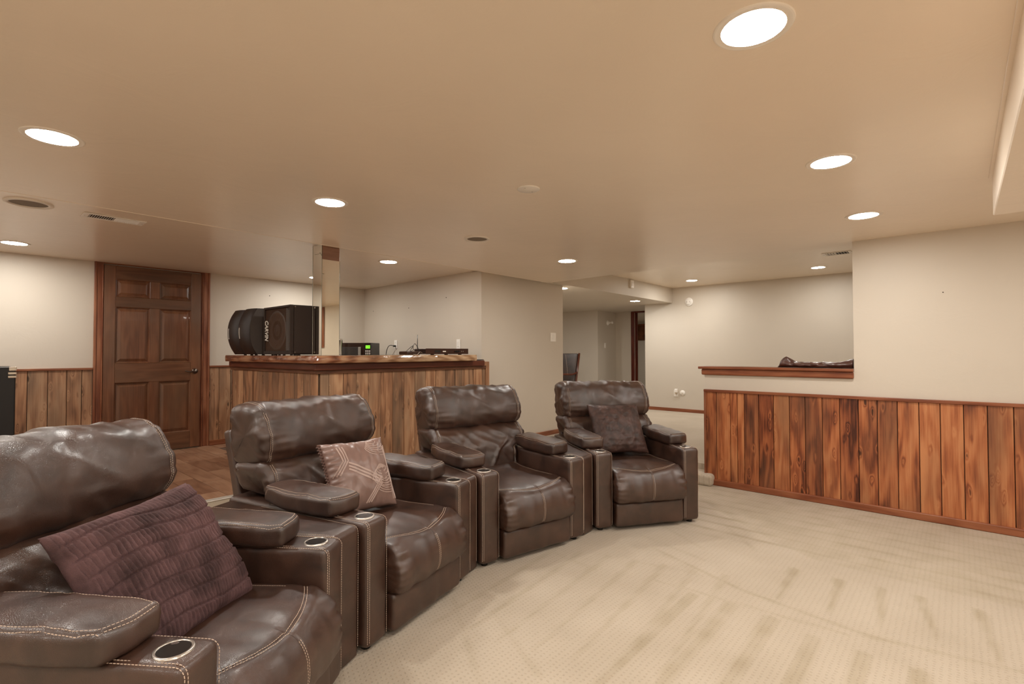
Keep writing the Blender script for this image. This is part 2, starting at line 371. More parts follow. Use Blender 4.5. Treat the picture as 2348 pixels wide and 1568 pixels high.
# hallway walls
structure('wall_hall', prism([(9.50, 8.0), (9.40, 8.0), (9.60, 5.98), (10.5, 5.98), (10.5, 6.1), (9.74, 6.1)][::-1], S, HB), WALL, 'cream hallway wall behind the leather chair')
hw = bmesh.new(); box(hw, 10.38, 10.5, 5.49, 5.98, S, HB); box(hw, 10.38, 10.5, 3.9, 4.65, S, HB)
structure('wall_hall_end', hw, WALL, 'hallway end wall beside the dark red door frame')
wall('wall_hall_left', 4.4, 9.5, 7.9, 8.0, S, HB, 'far side wall of the hallway')
wall('wall_hall_inner', 5.55, 5.70, YW+.16, 5.2, S, HB, 'short return wall of the hallway')
wall('wall_end_room', 13.9, 14.0, 4.0, 8.2, S, HB, 'wall of the room seen through the dark red door frame')
wall('wall_end_room_side', 10.5, 13.9, 3.9, 4.02, S, HB, 'side wall of the end room')
wall('wall_end_room_left', 10.5, 13.9, 8.0, 8.1, S, HB, 'left wall of the end room')
structure('trim_7', nbox(-2.5, 5.15, 3.948, 3.962, CM-.002, CM+.01, .001), CEIL, 'slightly proud plaster bead along the edge of the low ceiling')
NH = simple('nail_hole', (.05, .035, .025), .8)
for y_, z_ in ((6.45, 1.87), (5.55, 1.86), (4.75, 1.94)): link('nail_hole', cyl(bmesh.new(), (4.11+(y_-4.11)*.108/2.587-.002, y_, z_), .006, .003, 8, axis='X'), NH, wl_bar)
for x_, z_ in ((2.82, 2.0),): link('nail_hole', cyl(bmesh.new(), (x_, YD-.002, z_), .006, .003, 8, axis='Y'), NH, wl_door)
link('nail_hole', cyl(bmesh.new(), (XR-.002, .09, 1.70), .004, .003, 8, axis='X'), NH, wl_right)
# ------------------------------------------------------------------ floors
def carpet_mat():
    m, nt, b = newmat('cut_loop_carpet'); tc = N(nt, 'ShaderNodeTexCoord')
    at = N(nt, 'ShaderNodeAttribute', attribute_name='pile', attribute_type='GEOMETRY')
    sp = N(nt, 'ShaderNodeSeparateXYZ'); L(nt, tc.outputs['Object'], sp.inputs[0])
    # pin dots in rows running along X, rows 24 mm apart, staggered
    def fr(src, mul, addsrc=None):
        a = N(nt, 'ShaderNodeMath', operation='MULTIPLY'); a.inputs[1].default_value = mul; L(nt, src, a.inputs[0]); o = a.outputs[0]
        if addsrc is not None:
            b2 = N(nt, 'ShaderNodeMath', operation='ADD'); L(nt, o, b2.inputs[0]); L(nt, addsrc, b2.inputs[1]); o = b2.outputs[0]
        return o
    nn = N(nt, 'ShaderNodeTexNoise', i_Scale=30.0, i_Detail=2.0); L(nt, tc.outputs['Object'], nn.inputs['Vector'])
    wob = N(nt, 'ShaderNodeMath', operation='MULTIPLY'); wob.inputs[1].default_value = .8; L(nt, nn.outputs['Fac'], wob.inputs[0])
    yy = fr(sp.outputs['Y'], 1/.024, wob.outputs[0]); xx0 = fr(sp.outputs['X'], 1/.020, wob.outputs[0])
    fl = N(nt, 'ShaderNodeMath', operation='FLOOR'); L(nt, yy, fl.inputs[0]); hf = N(nt, 'ShaderNodeMath', operation='MULTIPLY'); hf.inputs[1].default_value = .5; L(nt, fl.outputs[0], hf.inputs[0])
    xx = N(nt, 'ShaderNodeMath', operation='ADD'); L(nt, xx0, xx.inputs[0]); L(nt, hf.outputs[0], xx.inputs[1])
    def tri(src):
        f = N(nt, 'ShaderNodeMath', operation='FRACT'); L(nt, src, f.inputs[0]); s = N(nt, 'ShaderNodeMath', operation='SUBTRACT'); s.inputs[1].default_value = .5; L(nt, f.outputs[0], s.inputs[0])
        q = N(nt, 'ShaderNodeMath', operation='MULTIPLY'); L(nt, s.outputs[0], q.inputs[0]); L(nt, s.outputs[0], q.inputs[1]); return q.outputs[0]
    d2 = N(nt, 'ShaderNodeMath', operation='ADD'); L(nt, tri(yy), d2.inputs[0]); L(nt, tri(xx.outputs[0]), d2.inputs[1])
    dot = N(nt, 'ShaderNodeMapRange'); dot.inputs['From Min'].default_value = .015; dot.inputs['From Max'].default_value = .07; dot.inputs['To Min'].default_value = 1; dot.inputs['To Max'].default_value = 0; L(nt, d2.outputs[0], dot.inputs['Value'])
    n1 = N(nt, 'ShaderNodeTexNoise', i_Scale=420.0, i_Detail=2.0); n2 = N(nt, 'ShaderNodeTexNoise', i_Scale=2.2, i_Detail=3.0)
    for n in (n1, n2): L(nt, tc.outputs['Object'], n.inputs['Vector'])
    base = ramp(nt, [(.3, (.50, .420, .325)), (.7, (.575, .49, .39))]); L(nt, n2.outputs['Fac'], base.inputs[0])
    m1 = N(nt, 'ShaderNodeMix', data_type='RGBA', blend_type='MULTIPLY'); L(nt, at.outputs['Fac'], m1.inputs[0]); L(nt, base.outputs[0], m1.inputs[6]); m1.inputs[7].default_value = (.80, .78, .70, 1)
    ds = N(nt, 'ShaderNodeMath', operation='MULTIPLY'); ds.inputs[1].default_value = .22; L(nt, dot.outputs[0], ds.inputs[0])
    m2 = N(nt, 'ShaderNodeMix', data_type='RGBA', blend_type='MULTIPLY'); L(nt, ds.outputs[0], m2.inputs[0]); L(nt, m1.outputs[2], m2.inputs[6]); m2.inputs[7].default_value = (.45, .38, .28, 1)
    r3 = ramp(nt, [(.3, (.82, .82, .82)), (.7, (1, 1, 1))]); L(nt, n1.outputs['Fac'], r3.inputs[0])
    m3 = N(nt, 'ShaderNodeMix', data_type='RGBA', blend_type='MULTIPLY'); m3.inputs[0].default_value = 1; L(nt, m2.outputs[2], m3.inputs[6]); L(nt, r3.outputs[0], m3.inputs[7])
    L(nt, m3.outputs[2], b.inputs['Base Color']); b.inputs['Roughness'].default_value = .95; b.inputs['Specular IOR Level'].default_value = .1
    b.inputs['Sheen Weight'].default_value = .15
    hh = N(nt, 'ShaderNodeMath', operation='SUBTRACT'); L(nt, n1.outputs['Fac'], hh.inputs[0]); L(nt, dot.outputs[0], hh.inputs[1])
    bp = N(nt, 'ShaderNodeBump', i_Strength=.4, i_Distance=.004); L(nt, hh.outputs[0], bp.inputs['Height']); L(nt, bp.outputs[0], b.inputs['Normal'])
    return m
CARPET = carpet_mat()
# pit carpet: a grid whose 'pile' value holds the vacuum tracks (pile brushed the other way)
def seg_d(X, Y, a, b):
    ax, ay = a; bx, by = b; dx, dy = bx-ax, by-ay; l = dx*dx+dy*dy
    t = np.clip(((X-ax)*dx+(Y-ay)*dy)/l, 0, 1); return np.hypot(X-ax-t*dx, Y-ay-t*dy), t
gx = np.linspace(-2.5, 5.0, 376); gy = np.linspace(-2.6, 4.2, 341)
GX, GY = np.meshgrid(gx, gy)
pile = np.zeros_like(GX)
def stroke(a, b, w0, w1, amp):
    global pile
    dd, t = seg_d(GX, GY, a, b); wv = w0+(w1-w0)*t
    pile = np.maximum(pile, amp*np.clip((wv-dd)/.014+.5, 0, 1))
stroke((3.06, 1.49), (2.836, .889), .014, .014, .8); stroke((2.836, .889), (2.75, .31), .014, .014, .8); stroke((2.75, .31), (2.89, -.4), .014, .014, .8)
for i, (a, b) in enumerate([((2.848, .49), (3.313, .519)), ((2.865, .29), (3.337, .335)), ((2.921, .094), (3.351, .173)), ((2.83, -.109), (3.37, -.049)), ((2.87, -.3), (3.38, -.26)), ((2.86, .72), (3.30, .74))]):
    stroke(a, b, .006, .026, .9)
for i in range(9):
    y = 1.06-i*.185; x1 = 2.62+random.uniform(-.06, .05)
    stroke((.9+random.uniform(0, .5), y-.02), (x1, y), .010, .034, .85)
for i in range(7):
    y = 1.95-i*.16; stroke((1.5+.06*i, y-.10), (2.65+.05*i, y+.02), .008, .022, .6)
stroke((2.64, 1.3), (2.70, .4), .010, .010, .6)
dd = GX-(3.52+.24*np.clip((GY-.66)/.73, 0, 1.5)**1.2*2.2)
pile = np.maximum(pile, np.clip(dd/.03, 0, 1)*.55)
for i in range(8):
    x = 3.62+i*.155
    stroke((x+.05, 1.9), (x-.02, -1.5), .018, .026, .95)
for i in range(14):
    a = (random.uniform(.6, 4.4), random.uniform(1.0, 2.2)); stroke(a, (a[0]+random.uniform(-.5, .1), a[1]-random.uniform(.3, .8)), .008, .018, .35)
noise_v = np.array([noise.noise(Vector((x*9, y*9, 3))) for x, y in zip(GX.ravel(), GY.ravel())]).reshape(GX.shape)
pile = np.clip(pile*(.75+.5*noise_v) + .10*noise_v, 0, 1)
bm = bmesh.new(); me = bpy.data.meshes.new('floor'); nx, ny = len(gx), len(gy)
co = np.stack([GX.ravel(), GY.ravel(), np.zeros(nx*ny)], 1)
idx = np.arange(nx*ny).reshape(ny, nx)
fc = np.stack([idx[:-1, :-1].ravel(), idx[:-1, 1:].ravel(), idx[1:, 1:].ravel(), idx[1:, :-1].ravel()], 1)
me.from_pydata(co.tolist(), [], fc.tolist()); bm.free()
att = me.attributes.new('pile', 'FLOAT', 'POINT'); att.data.foreach_set('value', pile.ravel().astype(np.float32))
linkm('floor', me, CARPET, label='beige cut loop carpet of the sunken pit with vacuum tracks', kind='structure')
structure('floor', prism([(5.06, -2.6), (9.06, -2.6), (9.06, 4.6), (14, 4.6), (14, 8.1), (4.4, 8.1), (4.4, YW+.1), (2.1, YW+.1), (2.1, 4.0), (5.0, 4.0), (5.0, 1.87), (5.06, 1.87)], -.01, S), CARPET, 'raised beige carpet beyond the half wall')
structure('floor', prism([(-2.5, 4.215), (4.12, 4.215), (4.12, YD+.1), (-2.5, YD+.1)], -.01, S-.008), simple('grout', (.12, .07, .045), .8), 'grout bed under the wood look tiles')
structure('trim_5', nbox(-2.5, 2.105, 4.165, 4.212, 0, S-.004), CARPET, 'carpeted riser below the metal edge strip')
tr = bmesh.new(); box(tr, -2.5, 2.105, 4.160, 4.222, S-.004, S+.004, .003, 2); box(tr, -2.5, 2.105, 4.186, 4.196, S+.004, S+.008, .002)
structure('trim_6', tr, simple('satin_metal_strip', (.74, .70, .64), .35, metal=.6), 'pale metal edge strip between carpet and tiles')
# carpeted step, wrapped round the end of the half wall
def stepm():
    b = softbox((0, 0, 0), (.16, 1.12, .055), .030, (6, 40, 4), disp=lambda p, n: .006*nz(p.x, p.y, p.z, 18, 2))
    return b
link('carpeted_step', stepm(), CARPET, loc=(4.955, 2.885, .050), smooth=True, label='low carpeted step with rounded corner at the end of the half wall', cat='step')
# wood look tiles, one by one
tfloor = empty('tile_floor', (0, 0, S-.008), label='wood look floor tiles in front of the six panel door', kind='structure')
tb = {}
tlen, twid = .60, .165
for i in range(-3, 25):
    x0 = i*twid
    y = 4.23 - (i % 3)*.2
    while y < YD-.01:
        ya, yb = max(y, 4.225), min(y+tlen, YD-.001); xa, xb = x0+.0025, min(x0+twid-.0025, 2.06 if ya < 5.85 else 4.1)
        if yb-ya > .03 and xb-xa > .03:
            o = link('tile', nbox(xa-x0, xb-x0, 0, yb-ya-.005, 0, .008+random.uniform(0, .0012), .0012), TILEM, tfloor, loc=(x0, ya, 0))
        y += tlen
# ------------------------------------------------------------------ panelling
def planks_x(parent, xs, y, z0, z1, mat, front=-1, th=.016, wobble=.0016):
    for a, b in zip(xs, xs[1:]):
        t = th+random.uniform(0, wobble)
        link('plank', nbox(-(b-a)/2+.0022, (b-a)/2-.0022, 0, -t, 0, z1-z0, .0022), mat, parent, loc=((a+b)/2, y, z0))
def planks_y(parent, ys, x, z0, z1, mat, th=.016):
    ys = sorted(ys)
    for a, b in zip(ys, ys[1:]):
        t = th+random.uniform(0, .0016)
        link('plank', nbox(0, -t, -(b-a)/2+.0022, (b-a)/2-.0022, 0, z1-z0, .0022), mat, parent, loc=(x, (a+b)/2, z0))
def profile_x(name, parent, x0, x1, y, z0, z1, d, mat, bev=.004): return link(name, nbox(x0-x0, x1-x0, 0, -d, 0, z1-z0, bev, 2), mat, parent, loc=(x0, y, z0))
def profile_y(name, parent, y0, y1, x, z0, z1, d, mat, bev=.004): return link(name, nbox(0, -d, 0, y1-y0, 0, z1-z0, bev, 2), mat, parent, loc=(x, y0, z0))
pr = empty('trim_1', (0, 0, 0), label='reddish knotty plank panelling below the half wall and right wall', kind='structure')
ys = [1.841, 1.741, 1.615, 1.552, 1.491, 1.368, 1.245, 1.119, .999, .872, .748, .621, .497, .371, .241, .119, -.010, -.135, -.267]
while ys[-1] > -2.5: ys.append(ys[-1]-.128)
planks_y(pr, ys, XR-.001, .055, .882, PANEL_R)
link('backing', nbox(-.003, 0, ys[-1], 1.85, .01, .89), DARK, pr, loc=(XR, 0, 0))
profile_y('top_rail', pr, ys[-1], 1.858, XR, .880, .905, .030, TRIM_R)
profile_y('corner_trim', pr, 1.838, 1.858, XR, .0, .880, .026, TRIM_V)
profile_y('baseboard', pr, ys[-1], 1.858, XR, .0, .058, .032, TRIM_R, .007)
# half wall cap
cp = empty('trim_2', (0, 0, 0), label='wooden cap with moulding on the half wall', kind='structure')
link('cap_board', nbox(XR-.045, XR+.185, .647, 1.905, 1.100, 1.124, .006, 2), TRIM_R, cp, label='thin pale edged oak board')
cm = bmesh.new(); tube_prof = None
box(cm, XR-.026, XR-.0, .647, 1.880, 1.043, 1.100, .012, 3); box(cm, XR-.01, XR+.16, 1.857, 1.878, 1.043, 1.100, .004)
link('cap_moulding', cm, TRIM_R, cp)
# panelling left and right of the door
pd = empty('trim_3', (0, 0, 0), label='brown plank panelling on the door wall', kind='structure')
dxs = [.40, .555, .700, .840, .955, 1.040]
xs0 = [.40-.14*i for i in range(14, 0, -1)]
planks_x(pd, xs0+dxs, YD, S+.05, 1.09, PANEL); planks_x(pd, [2.121, 2.228, 2.356, 2.50, 2.64], YD, S+.05, 1.085, PANEL)
for a, b in ((-1.6, 1.04), (2.121, 2.66)):
    link('backing', nbox(a, b, YD-.003, YD, S, 1.09), DARK, pd)
    profile_x('top_rail', pd, a, b, YD, 1.088, 1.110, .030, TRIM_X)
    profile_x('baseboard', pd, a, b, YD, S, S+.060, .026, TRIM_X); profile_x('shoe_moulding', pd, a, b, YD-.02, S, S+.018, .018, TRIM_X)
# baseboards
structure('baseboard_middle', nbox(4.125, 5.70, YW-.014, YW, S, S+.062, .003), TRIM_X, 'thin brown baseboard under the double light switch')
structure('baseboard_far', nbox(XF-.014, XF, -2.6, 4.574, S, S+.060, .003), TRIM_R, 'thin brown baseboard along the far wall')
structure('baseboard_end', nbox(13.885, 13.9, 4.02, 8.0, S, S+.07, .003), TRIM_R, 'baseboard of the room beyond the door frame')
structure('baseboard_hall', nbox(9.76, 10.38, 5.967, 5.98, S, S+.06, .003), TRIM_X, 'baseboard below the hallway wall lamp')
# ------------------------------------------------------------------ six panel door
dr = empty('door_1', (0, YD, S), label='dark stained six panel wooden door in the back wall', kind='structure')
xl, xr2, dt = 1.118, 2.018, 2.198-S
def dbox(name, x0, x1, z0, z1, th, mat, y=0, bev=.003, parent=dr, **k): return link(name, nbox(x0, x1, y, y-th, z0, z1, bev), mat, parent, **k)
dbox('door_core', xl, xr2, .012, dt-.012, .012, DOORW)
st = .10; mid = (xl+xr2)/2; mst = .088
zr = [(.012, .20), (.78, .99), (1.585, 1.695), (1.88, dt-.012)]
dbox('stile', xl, xl+st, .012, dt-.012, .034, DOORW); dbox('stile', xr2-st, xr2, .012, dt-.012, .034, DOORW)
for a, b in zr: dbox('rail', xl+st, xr2-st, a, b, .034, DOORX)
for (a, b) in ((.20, .78), (.99, 1.585), (1.695, 1.88)):
    dbox('middle_stile', mid-mst/2, mid+mst/2, a, b, .034, DOORW)
    for x0, x1 in ((xl+st, mid-mst/2), (mid+mst/2, xr2-st)):
        bmp = bmesh.new(); m_ = .012; e = .042
        # sticking + raised field with sloping sides
        def ring(i, y): return [bmp.verts.new(p) for p in ((x0+i, y, a+i), (x1-i, y, a+i), (x1-i, y, b-i), (x0+i, y, b-i))]
        rs = [ring(0, -.034), ring(.006, -.030), ring(m_, -.018), ring(m_+.004, -.018), ring(e, -.029), ring(e+.003, -.030)]
        for p, q in zip(rs, rs[1:]):
            for i in range(4): bmp.faces.new((p[i], p[(i+1) % 4], q[(i+1) % 4], q[i]))
        bmp.faces.new(rs[-1]); bmesh.ops.recalc_face_normals(bmp, faces=bmp.faces)
        if sum(f.normal.y*f.calc_area() for f in bmp.faces) > 0: bmesh.ops.reverse_faces(bmp, faces=bmp.faces)
        link('door_panel', bmp, DOORW, dr)
for x0, x1 in ((1.043, 1.106), (2.052, 2.119)):
    c = bmesh.new(); box(c, x0, x1, 0, -.020, 0, dt+.012, .004, 2); box(c, x0+(.0 if x0 < 1.5 else .046), x0+(.020 if x0 < 1.5 else .067), -.018, -.030, 0, dt+.012, .004, 2)
    link('casing', c, TRIM_V, dr)
dbox('casing_head', 1.106, 2.052, dt-.002, dt+.010, .022, TRIM_X)
dbox('jamb', 1.104, xl-.003, 0, dt, .040, TRIM_V); dbox('jamb', xr2+.003, 2.053, 0, dt, .012, TRIM_V); dbox('stop_moulding', xr2+.018, xr2+.030, 0, dt, .026, TRIM_V)
lv = bmesh.new(); hx, hz = 1.962, 1.050-S
cyl(lv, (hx, -.034, hz), .030, -.010, 28, axis='Y'); cyl(lv, (hx, -.044, hz), .012, -.030, 16, axis='Y')
tube(lv, spline([(hx, -.070, hz), (hx-.02, -.074, hz+.001), (hx-.055, -.072, hz-.006), (hx-.085, -.070, hz-.001), (hx-.105, -.066, hz+.005)], 6), lambda t: .010-.004*t, 10)
link('lever_handle', lv, IRON, dr, smooth=True, label='dark pewter lever handle with round rose')
# dark red door frame at the end of the hallway
d2 = empty('door_2', (10.38, 5.573, S), label='dark red stained door frame at the end of the hallway', kind='structure')
RED = wood('deep_red_frame', [(.2, (.055, .008, .005)), (.5, (.11, .018, .009)), (.8, (.20, .045, .02))], rvar=.1, knots=False, rough=.35, grain_axis=2)
fr = bmesh.new(); box(fr, -.022, 0, -.075, .0, 0, HB-S-.01, .004); box(fr, -.030, -.020, -.02, .0, 0, HB-S-.01, .003); box(fr, 0, .12, -.095, -.080, 0, HB-S-.01, .002); box(fr, .04, .06, -.112, -.095, 0, HB-S-.02, .002)
link('side_casing', fr, RED, d2)
fr = bmesh.new(); box(fr, -.022, 0, -.93, -.855, 0, HB-S-.01, .004)
link('side_casing', fr, RED, d2)
link('head_casing', nbox(-.024, .12, -.93, 0, HB-S-.03, HB-S-.001, .004), RED, d2)
# woven blind on the wall of the end room
bl = empty('window_1', (13.9, 7.1, 0), label='window with half drawn brown woven blind beyond the red frame', kind='structure')
BLIND = simple('woven_blind', (.20, .065, .022), .7, var=.5, bscale=60)
for i in range(24):
    z = 2.07-i*.019; link('slat', nbox(-.03-.006*(i % 2), -.01, -.55, .55, z-.016, z, .002), BLIND, bl)
link('head_rail', nbox(-.05, 0, -.56, .56, 2.07, 2.10, .003), BLIND, bl)
link('window_glass', nbox(-.004, -.001, -.52, .52, 1.64, 2.06), simple('dusk_glass', (.36, .30, .22), .3), bl)
# wood framed high window on the right wall, seen in the mirror of the post
wf = empty('window_2', (XR, -1.33, 0), label='wood framed window on the right wall, seen only in the mirrored post', kind='structure')
for n_, (ya, yb, za, zb) in {'frame_side': (.36, .44, 1.36, 2.14), 'frame_side.001': (-.44, -.36, 1.36, 2.14), 'frame_head': (-.36, .36, 2.06, 2.14), 'frame_sill': (-.36, .36, 1.36, 1.44)}.items():
    link(n_.split('.')[0], nbox(-.022, -.001, ya, yb, za, zb, .004), TRIM_V, wf)
link('window_glass', nbox(-.006, -.002, -.36, .36, 1.44, 2.06), simple('dark_glass', (.04, .035, .03), .08), wf)
# ------------------------------------------------------------------ ceiling fittings
LENS, nt_, b_ = newmat('glowing_lamp_lens'); b_.inputs['Base Color'].default_value = (1, 1, 1, 1)
b_.inputs['Emission Color'].default_value = col(LAMP_COLOR); b_.inputs['Emission Strength'].default_value = LAMP
CANM = simple('can_reflector', (.85, .78, .68), .25, spec=.6)
def can_light(x, y, z, label, r=.082, ro=.104, grp='round recessed ceiling lights', scale=1):
    o = empty('recessed_light', (x, y, z), label=label, cat='light', group=grp)
    # slightly domed flange hanging a few millimetres below the plaster
    link('trim_ring', lathe(bmesh.new(), [(ro, 0), (ro-.002, -.0032), (ro-.006, -.0040), (r+.003, -.0034), (r+.0008, -.0040), (r, -.0036), (r, -.0005)], 56), TRIMW, o)
    link('lamp_lens', lathe(bmesh.new(), [(r, -.0034), (r*.8, -.0042), (r*.4, -.0050), (.0005, -.0054)], 56), LENS, o, smooth=True)
    return o
spots = [(1.476, .416, CM, 'largest recessed light, nearest overhead above the carpet'),
    (2.772, .445, CM, 'recessed light second in line from the nearest one towards the half wall'), (4.011, .464, CM, 'recessed light just in front of the tall right wall'),
    (.296, 2.807, CM, 'big recessed light above the nearest recliner side of the room'), (1.529, 2.803, CM, 'recessed light in front of the mirrored post'),
    (4.058, 2.873, CM, 'recessed light before the wall with the double switch'), (3.085, 4.451, CB, 'recessed light above the bar counter'),
    (.408, 6.079, CB, 'recessed light cut by the frame edge, near the panelled door wall'), (8.286, 3.336, UC, 'smaller far recessed light beside the smoke alarm'),
    (8.205, 1.487, UC, 'far recessed light above the half wall beside the small vent'), (5.91, 4.28, HB, 'recessed light half hidden by the wall with the double switch'),
    (8.257, 4.362, HB, 'small recessed light in front of the dark red door frame'),
    (3.13, 6.06, CB, 'recessed light almost hidden behind the mirrored post')]
for x, y, z, lb in spots: can_light(x, y, z, lb)
for i, (x, y, z) in enumerate([(.2, .43, CM), (-1.1, .43, CM), (-1.0, 2.8, CM), (.2, -1.3, 1.955), (1.8, -1.3, 1.955), (-1.3, -1.5, 1.955), (4.15, -1.4, CM), (-1.3, 5.2, CB), (-.9, 6.4, CB), (-1.9, 1.6, CM), (.25, -2.2, 1.955), (7.0, -.8, UC), (12.2, 6, HB), (7.5, 6.4, HB)]):  # unseen fill lights, added only to brighten the room
    can_light(x, y, z, 'added fill light outside the frame, built like a recessed light', grp='added fill lights out of view')
# round ceiling speakers: white ring, grey perforated grille
GRILL = simple('speaker_grille', (.24, .19, .14), .6, bump=.8, bscale=900)
def round_speaker(x, y, z, r, label):
    o = empty('ceiling_speaker', (x, y, z), label=label, cat='speaker', group='round ceiling speakers')
    link('ring', lathe(bmesh.new(), [(r, 0), (r, -.006), (r-.004, -.009), (r*.80, -.008), (r*.78, -.003), (r*.78, 0)], 48), TRIMW, o, smooth=True)
    link('grille', lathe(bmesh.new(), [(r*.79, -.003), (r*.4, -.006), (.0005, -.007)], 40), GRILL, o, smooth=True)
round_speaker(.356, 4.386, CB, .118, 'round ceiling speaker beside the long air vent')
round_speaker(2.789, 2.836, CM, .100, 'round ceiling speaker in the middle of the low ceiling')
cv = empty('junction_cover', (2.126, 1.76, CM), label='flat round white cover plate with two screws on the ceiling', cat='cover plate')
link('plate', lathe(bmesh.new(), [(.062, 0), (.062, -.003), (.058, -.006), (.0005, -.007)], 40), WHITE, cv, smooth=True)
for s in (-1, 1): link('screw', cyl(bmesh.new(), (s*.038, s*.006, -.008), .004, .002, 10), CHROME, cv)
def vent(name, x, y, z, lx, ly, n, rz, label, split=True):
    o = empty(name, (x, y, z), rz, label=label, cat='vent')
    f = bmesh.new(); t = .022
    for a in ((-lx, lx, -ly, -ly+t), (-lx, lx, ly-t, ly), (-lx, -lx+t*1.6, -ly+t, ly-t), (lx-t*1.6, lx, -ly+t, ly-t)): box(f, *a, -.006, 0, .0015)
    link('vent_frame', f, WHITE, o); link('duct', nbox(-lx+t, lx-t, -ly+t, ly-t, -.0015, -.0005), DARK, o)
    w_ = (lx-t*1.6)*2/n
    for i in range(n):
        xc = -lx+t*1.6+w_*(i+.5); ang = R(-38 if i < n/2 else 38)
        M_ = Matrix.Translation((xc, 0, -.004)) @ Matrix.Rotation(ang, 4, 'Y')
        link('vent_slat', nbox(-w_*.42, w_*.42, -ly+t, ly-t, -.0006, .0006, M=M_), WHITE, o)
    for s in (-1, 1): link('screw', cyl(bmesh.new(), (s*(lx-.014), 0, -.008), .003, .003, 8), CHROME, o)
    return o
vent('ceiling_vent', .80, 4.455, CB-.001, .175, .075, 22, R(0), 'long white ceiling air vent with slanted slats beside the round speaker')
vent('ceiling_vent', 7.18, 1.10, UC, .15, .10, 8, R(90), 'small white ceiling vent over the raised room')
# wall plates
def plate(name, parent_loc, rz, wdt, hgt, kind, label):
    o = empty(name, parent_loc, rz, label=label, cat='outlet' if 'outlet' in name else 'switch' if 'switch' in name else 'wall plate')
    link('cover_plate', nbox(-wdt/2, wdt/2, -.006, 0, -hgt/2, hgt/2, .003, 2), WHITE, o)
    if kind == 'outlet':
        for s in (-1, 1):
            b = bmesh.new(); cyl(b, (0, -.006, s*.022), .015, -.002, 20, axis='Y'); link('socket', b, WHITE, o)
            q = bmesh.new(); box(q, -.007, -.005, -.0090, -.0075, s*.022-.002, s*.022+.006); box(q, .005, .007, -.0090, -.0075, s*.022-.002, s*.022+.006); link('slot', q, DARK, o)
    if kind.startswith('rocker'):
        n = int(kind[-1])
        for i in range(n):
            xc = (i-(n-1)/2)*.046
            q = bmesh.new(); box(q, xc-.018, xc+.018, -.0075, -.005, -.035, .035, .001); link('rocker_frame', q, WHITE, o)
            q = nbox(-.015, .015, -.004, .003, -.031, .031, .0015, M=Matrix.Translation((xc, -.009, 0)) @ Matrix.Rotation(R(4), 4, 'X')); link('rocker', q, WHITE, o)
    return o
plate('light_switch', (5.474, YW, 1.466), 0, .118, .118, 'rocker2', 'white double rocker light switch on the wall right of the bar')
plate('light_switch', (9.90, 5.98, 1.415), 0, .07, .115, 'rocker1', 'small white light switch below the hallway wall lamp')
RZX = R(-90)
xw = lambda y: 4.11+(y-4.11)*.108/2.587
ow = plate('wall_outlet', (xw(5.85)-.001, 5.85, 1.374), R(-92.4), .07, .115, 'outlet', 'white outlet behind the microwave with a black plug in it')
q = bmesh.new(); box(q, -.014, .014, -.040, -.008, -.034, -.010, .004, 2); link('plug', q, BLACK, ow)
link('cord', tube(bmesh.new(), spline([(0, -.038, -.024), (-.01, -.065, -.012), (-.05, -.085, -.025), (-.11, -.08, -.09), (-.15, -.07, -.20), (-.16, -.05, -.30)], 8), .0045, 8), BLACK, ow, smooth=True, label='black power cord curving down')
link('thin_wire', tube(bmesh.new(), [(.008, -.01, -.05), (.010, -.012, -.30)], .0018, 6), WHITE, ow)
plate('light_switch', (xw(4.511)-.001, 4.511, 1.362), R(-92.4), .07, .115, 'rocker1', 'white single rocker switch above the stereo receiver')
fo = plate('wall_outlet', (XF-.001, 3.96, .50), RZX, .08, .12, 'outlet', 'white outlet with a plug-in air freshener low on the far wall')
link('air_freshener', softbox((.018, -.035, .05), (.028, .025, .035), .012, 3), WHITE, fo, smooth=True); 
link('refill_bottle', cyl(bmesh.new(), (.012, -.035, -.01), .018, .03, 16), simple('pale_oil', (.6, .5, .38), .15), fo, smooth=True)
cx = empty('coax_plate', (XF-.001, 3.835, .511), RZX, label='round white cable plate beside the outlet on the far wall', cat='wall plate')
b = bmesh.new(); lathe(b, [(.052, 0), (.050, .006), (.0005, .008)], 32, M=Matrix.Rotation(R(90), 4, 'X')); link('plate', b, WHITE, cx, smooth=True)
link('connector', cyl(bmesh.new(), (0, -.006, 0), .006, -.012, 12, axis='Y'), CHROME, cx)
sm = empty('smoke_alarm', (XF-.001, 3.698, 2.18), RZX, label='round white smoke alarm high on the far wall', cat='smoke alarm')
link('base_ring', lathe(bmesh.new(), [(.078, 0), (.078, .012), (.070, .020), (.0005, .020)], 40, M=Matrix.Rotation(R(90), 4, 'X')), WHITE, sm, smooth=True)
link('cap', lathe(bmesh.new(), [(.055, .020), (.052, .036), (.040, .042), (.0005, .043)], 40, M=Matrix.Rotation(R(90), 4, 'X')), WHITE, sm, smooth=True)
for s in (-1, 1): link('vent_slot', nbox(s*.028-.004, s*.028+.004, -.0445, -.040, -.016, .016, .001), simple('grey_slot', (.3, .26, .22), .6), sm)
ms = empty('sensor_box', (7.47, 4.02, 2.372), 0, label='small white sensor box on the side of the hallway ceiling box', cat='sensor')
link('housing', nbox(-.05, .05, -.035, 0, -.065, .065, .008, 3), WHITE, ms)
link('lens', nbox(-.032, .032, -.039, -.034, -.03, .03, .004, 2), simple('milky_lens', (.7, .62, .52), .3), ms)
sc_ = empty('wall_lamp', (10.03, 5.98, 1.932), 0, label='white porcelain socket lamp with bare unlit bulb in the hallway', cat='lamp')
link('socket_base', lathe(bmesh.new(), [(.058, 0), (.056, .012), (.035, .022), (.024, .045), (.022, .06), (.0005, .06)], 32, M=Matrix.Rotation(R(90), 4, 'X')), WHITE, sc_, smooth=True)
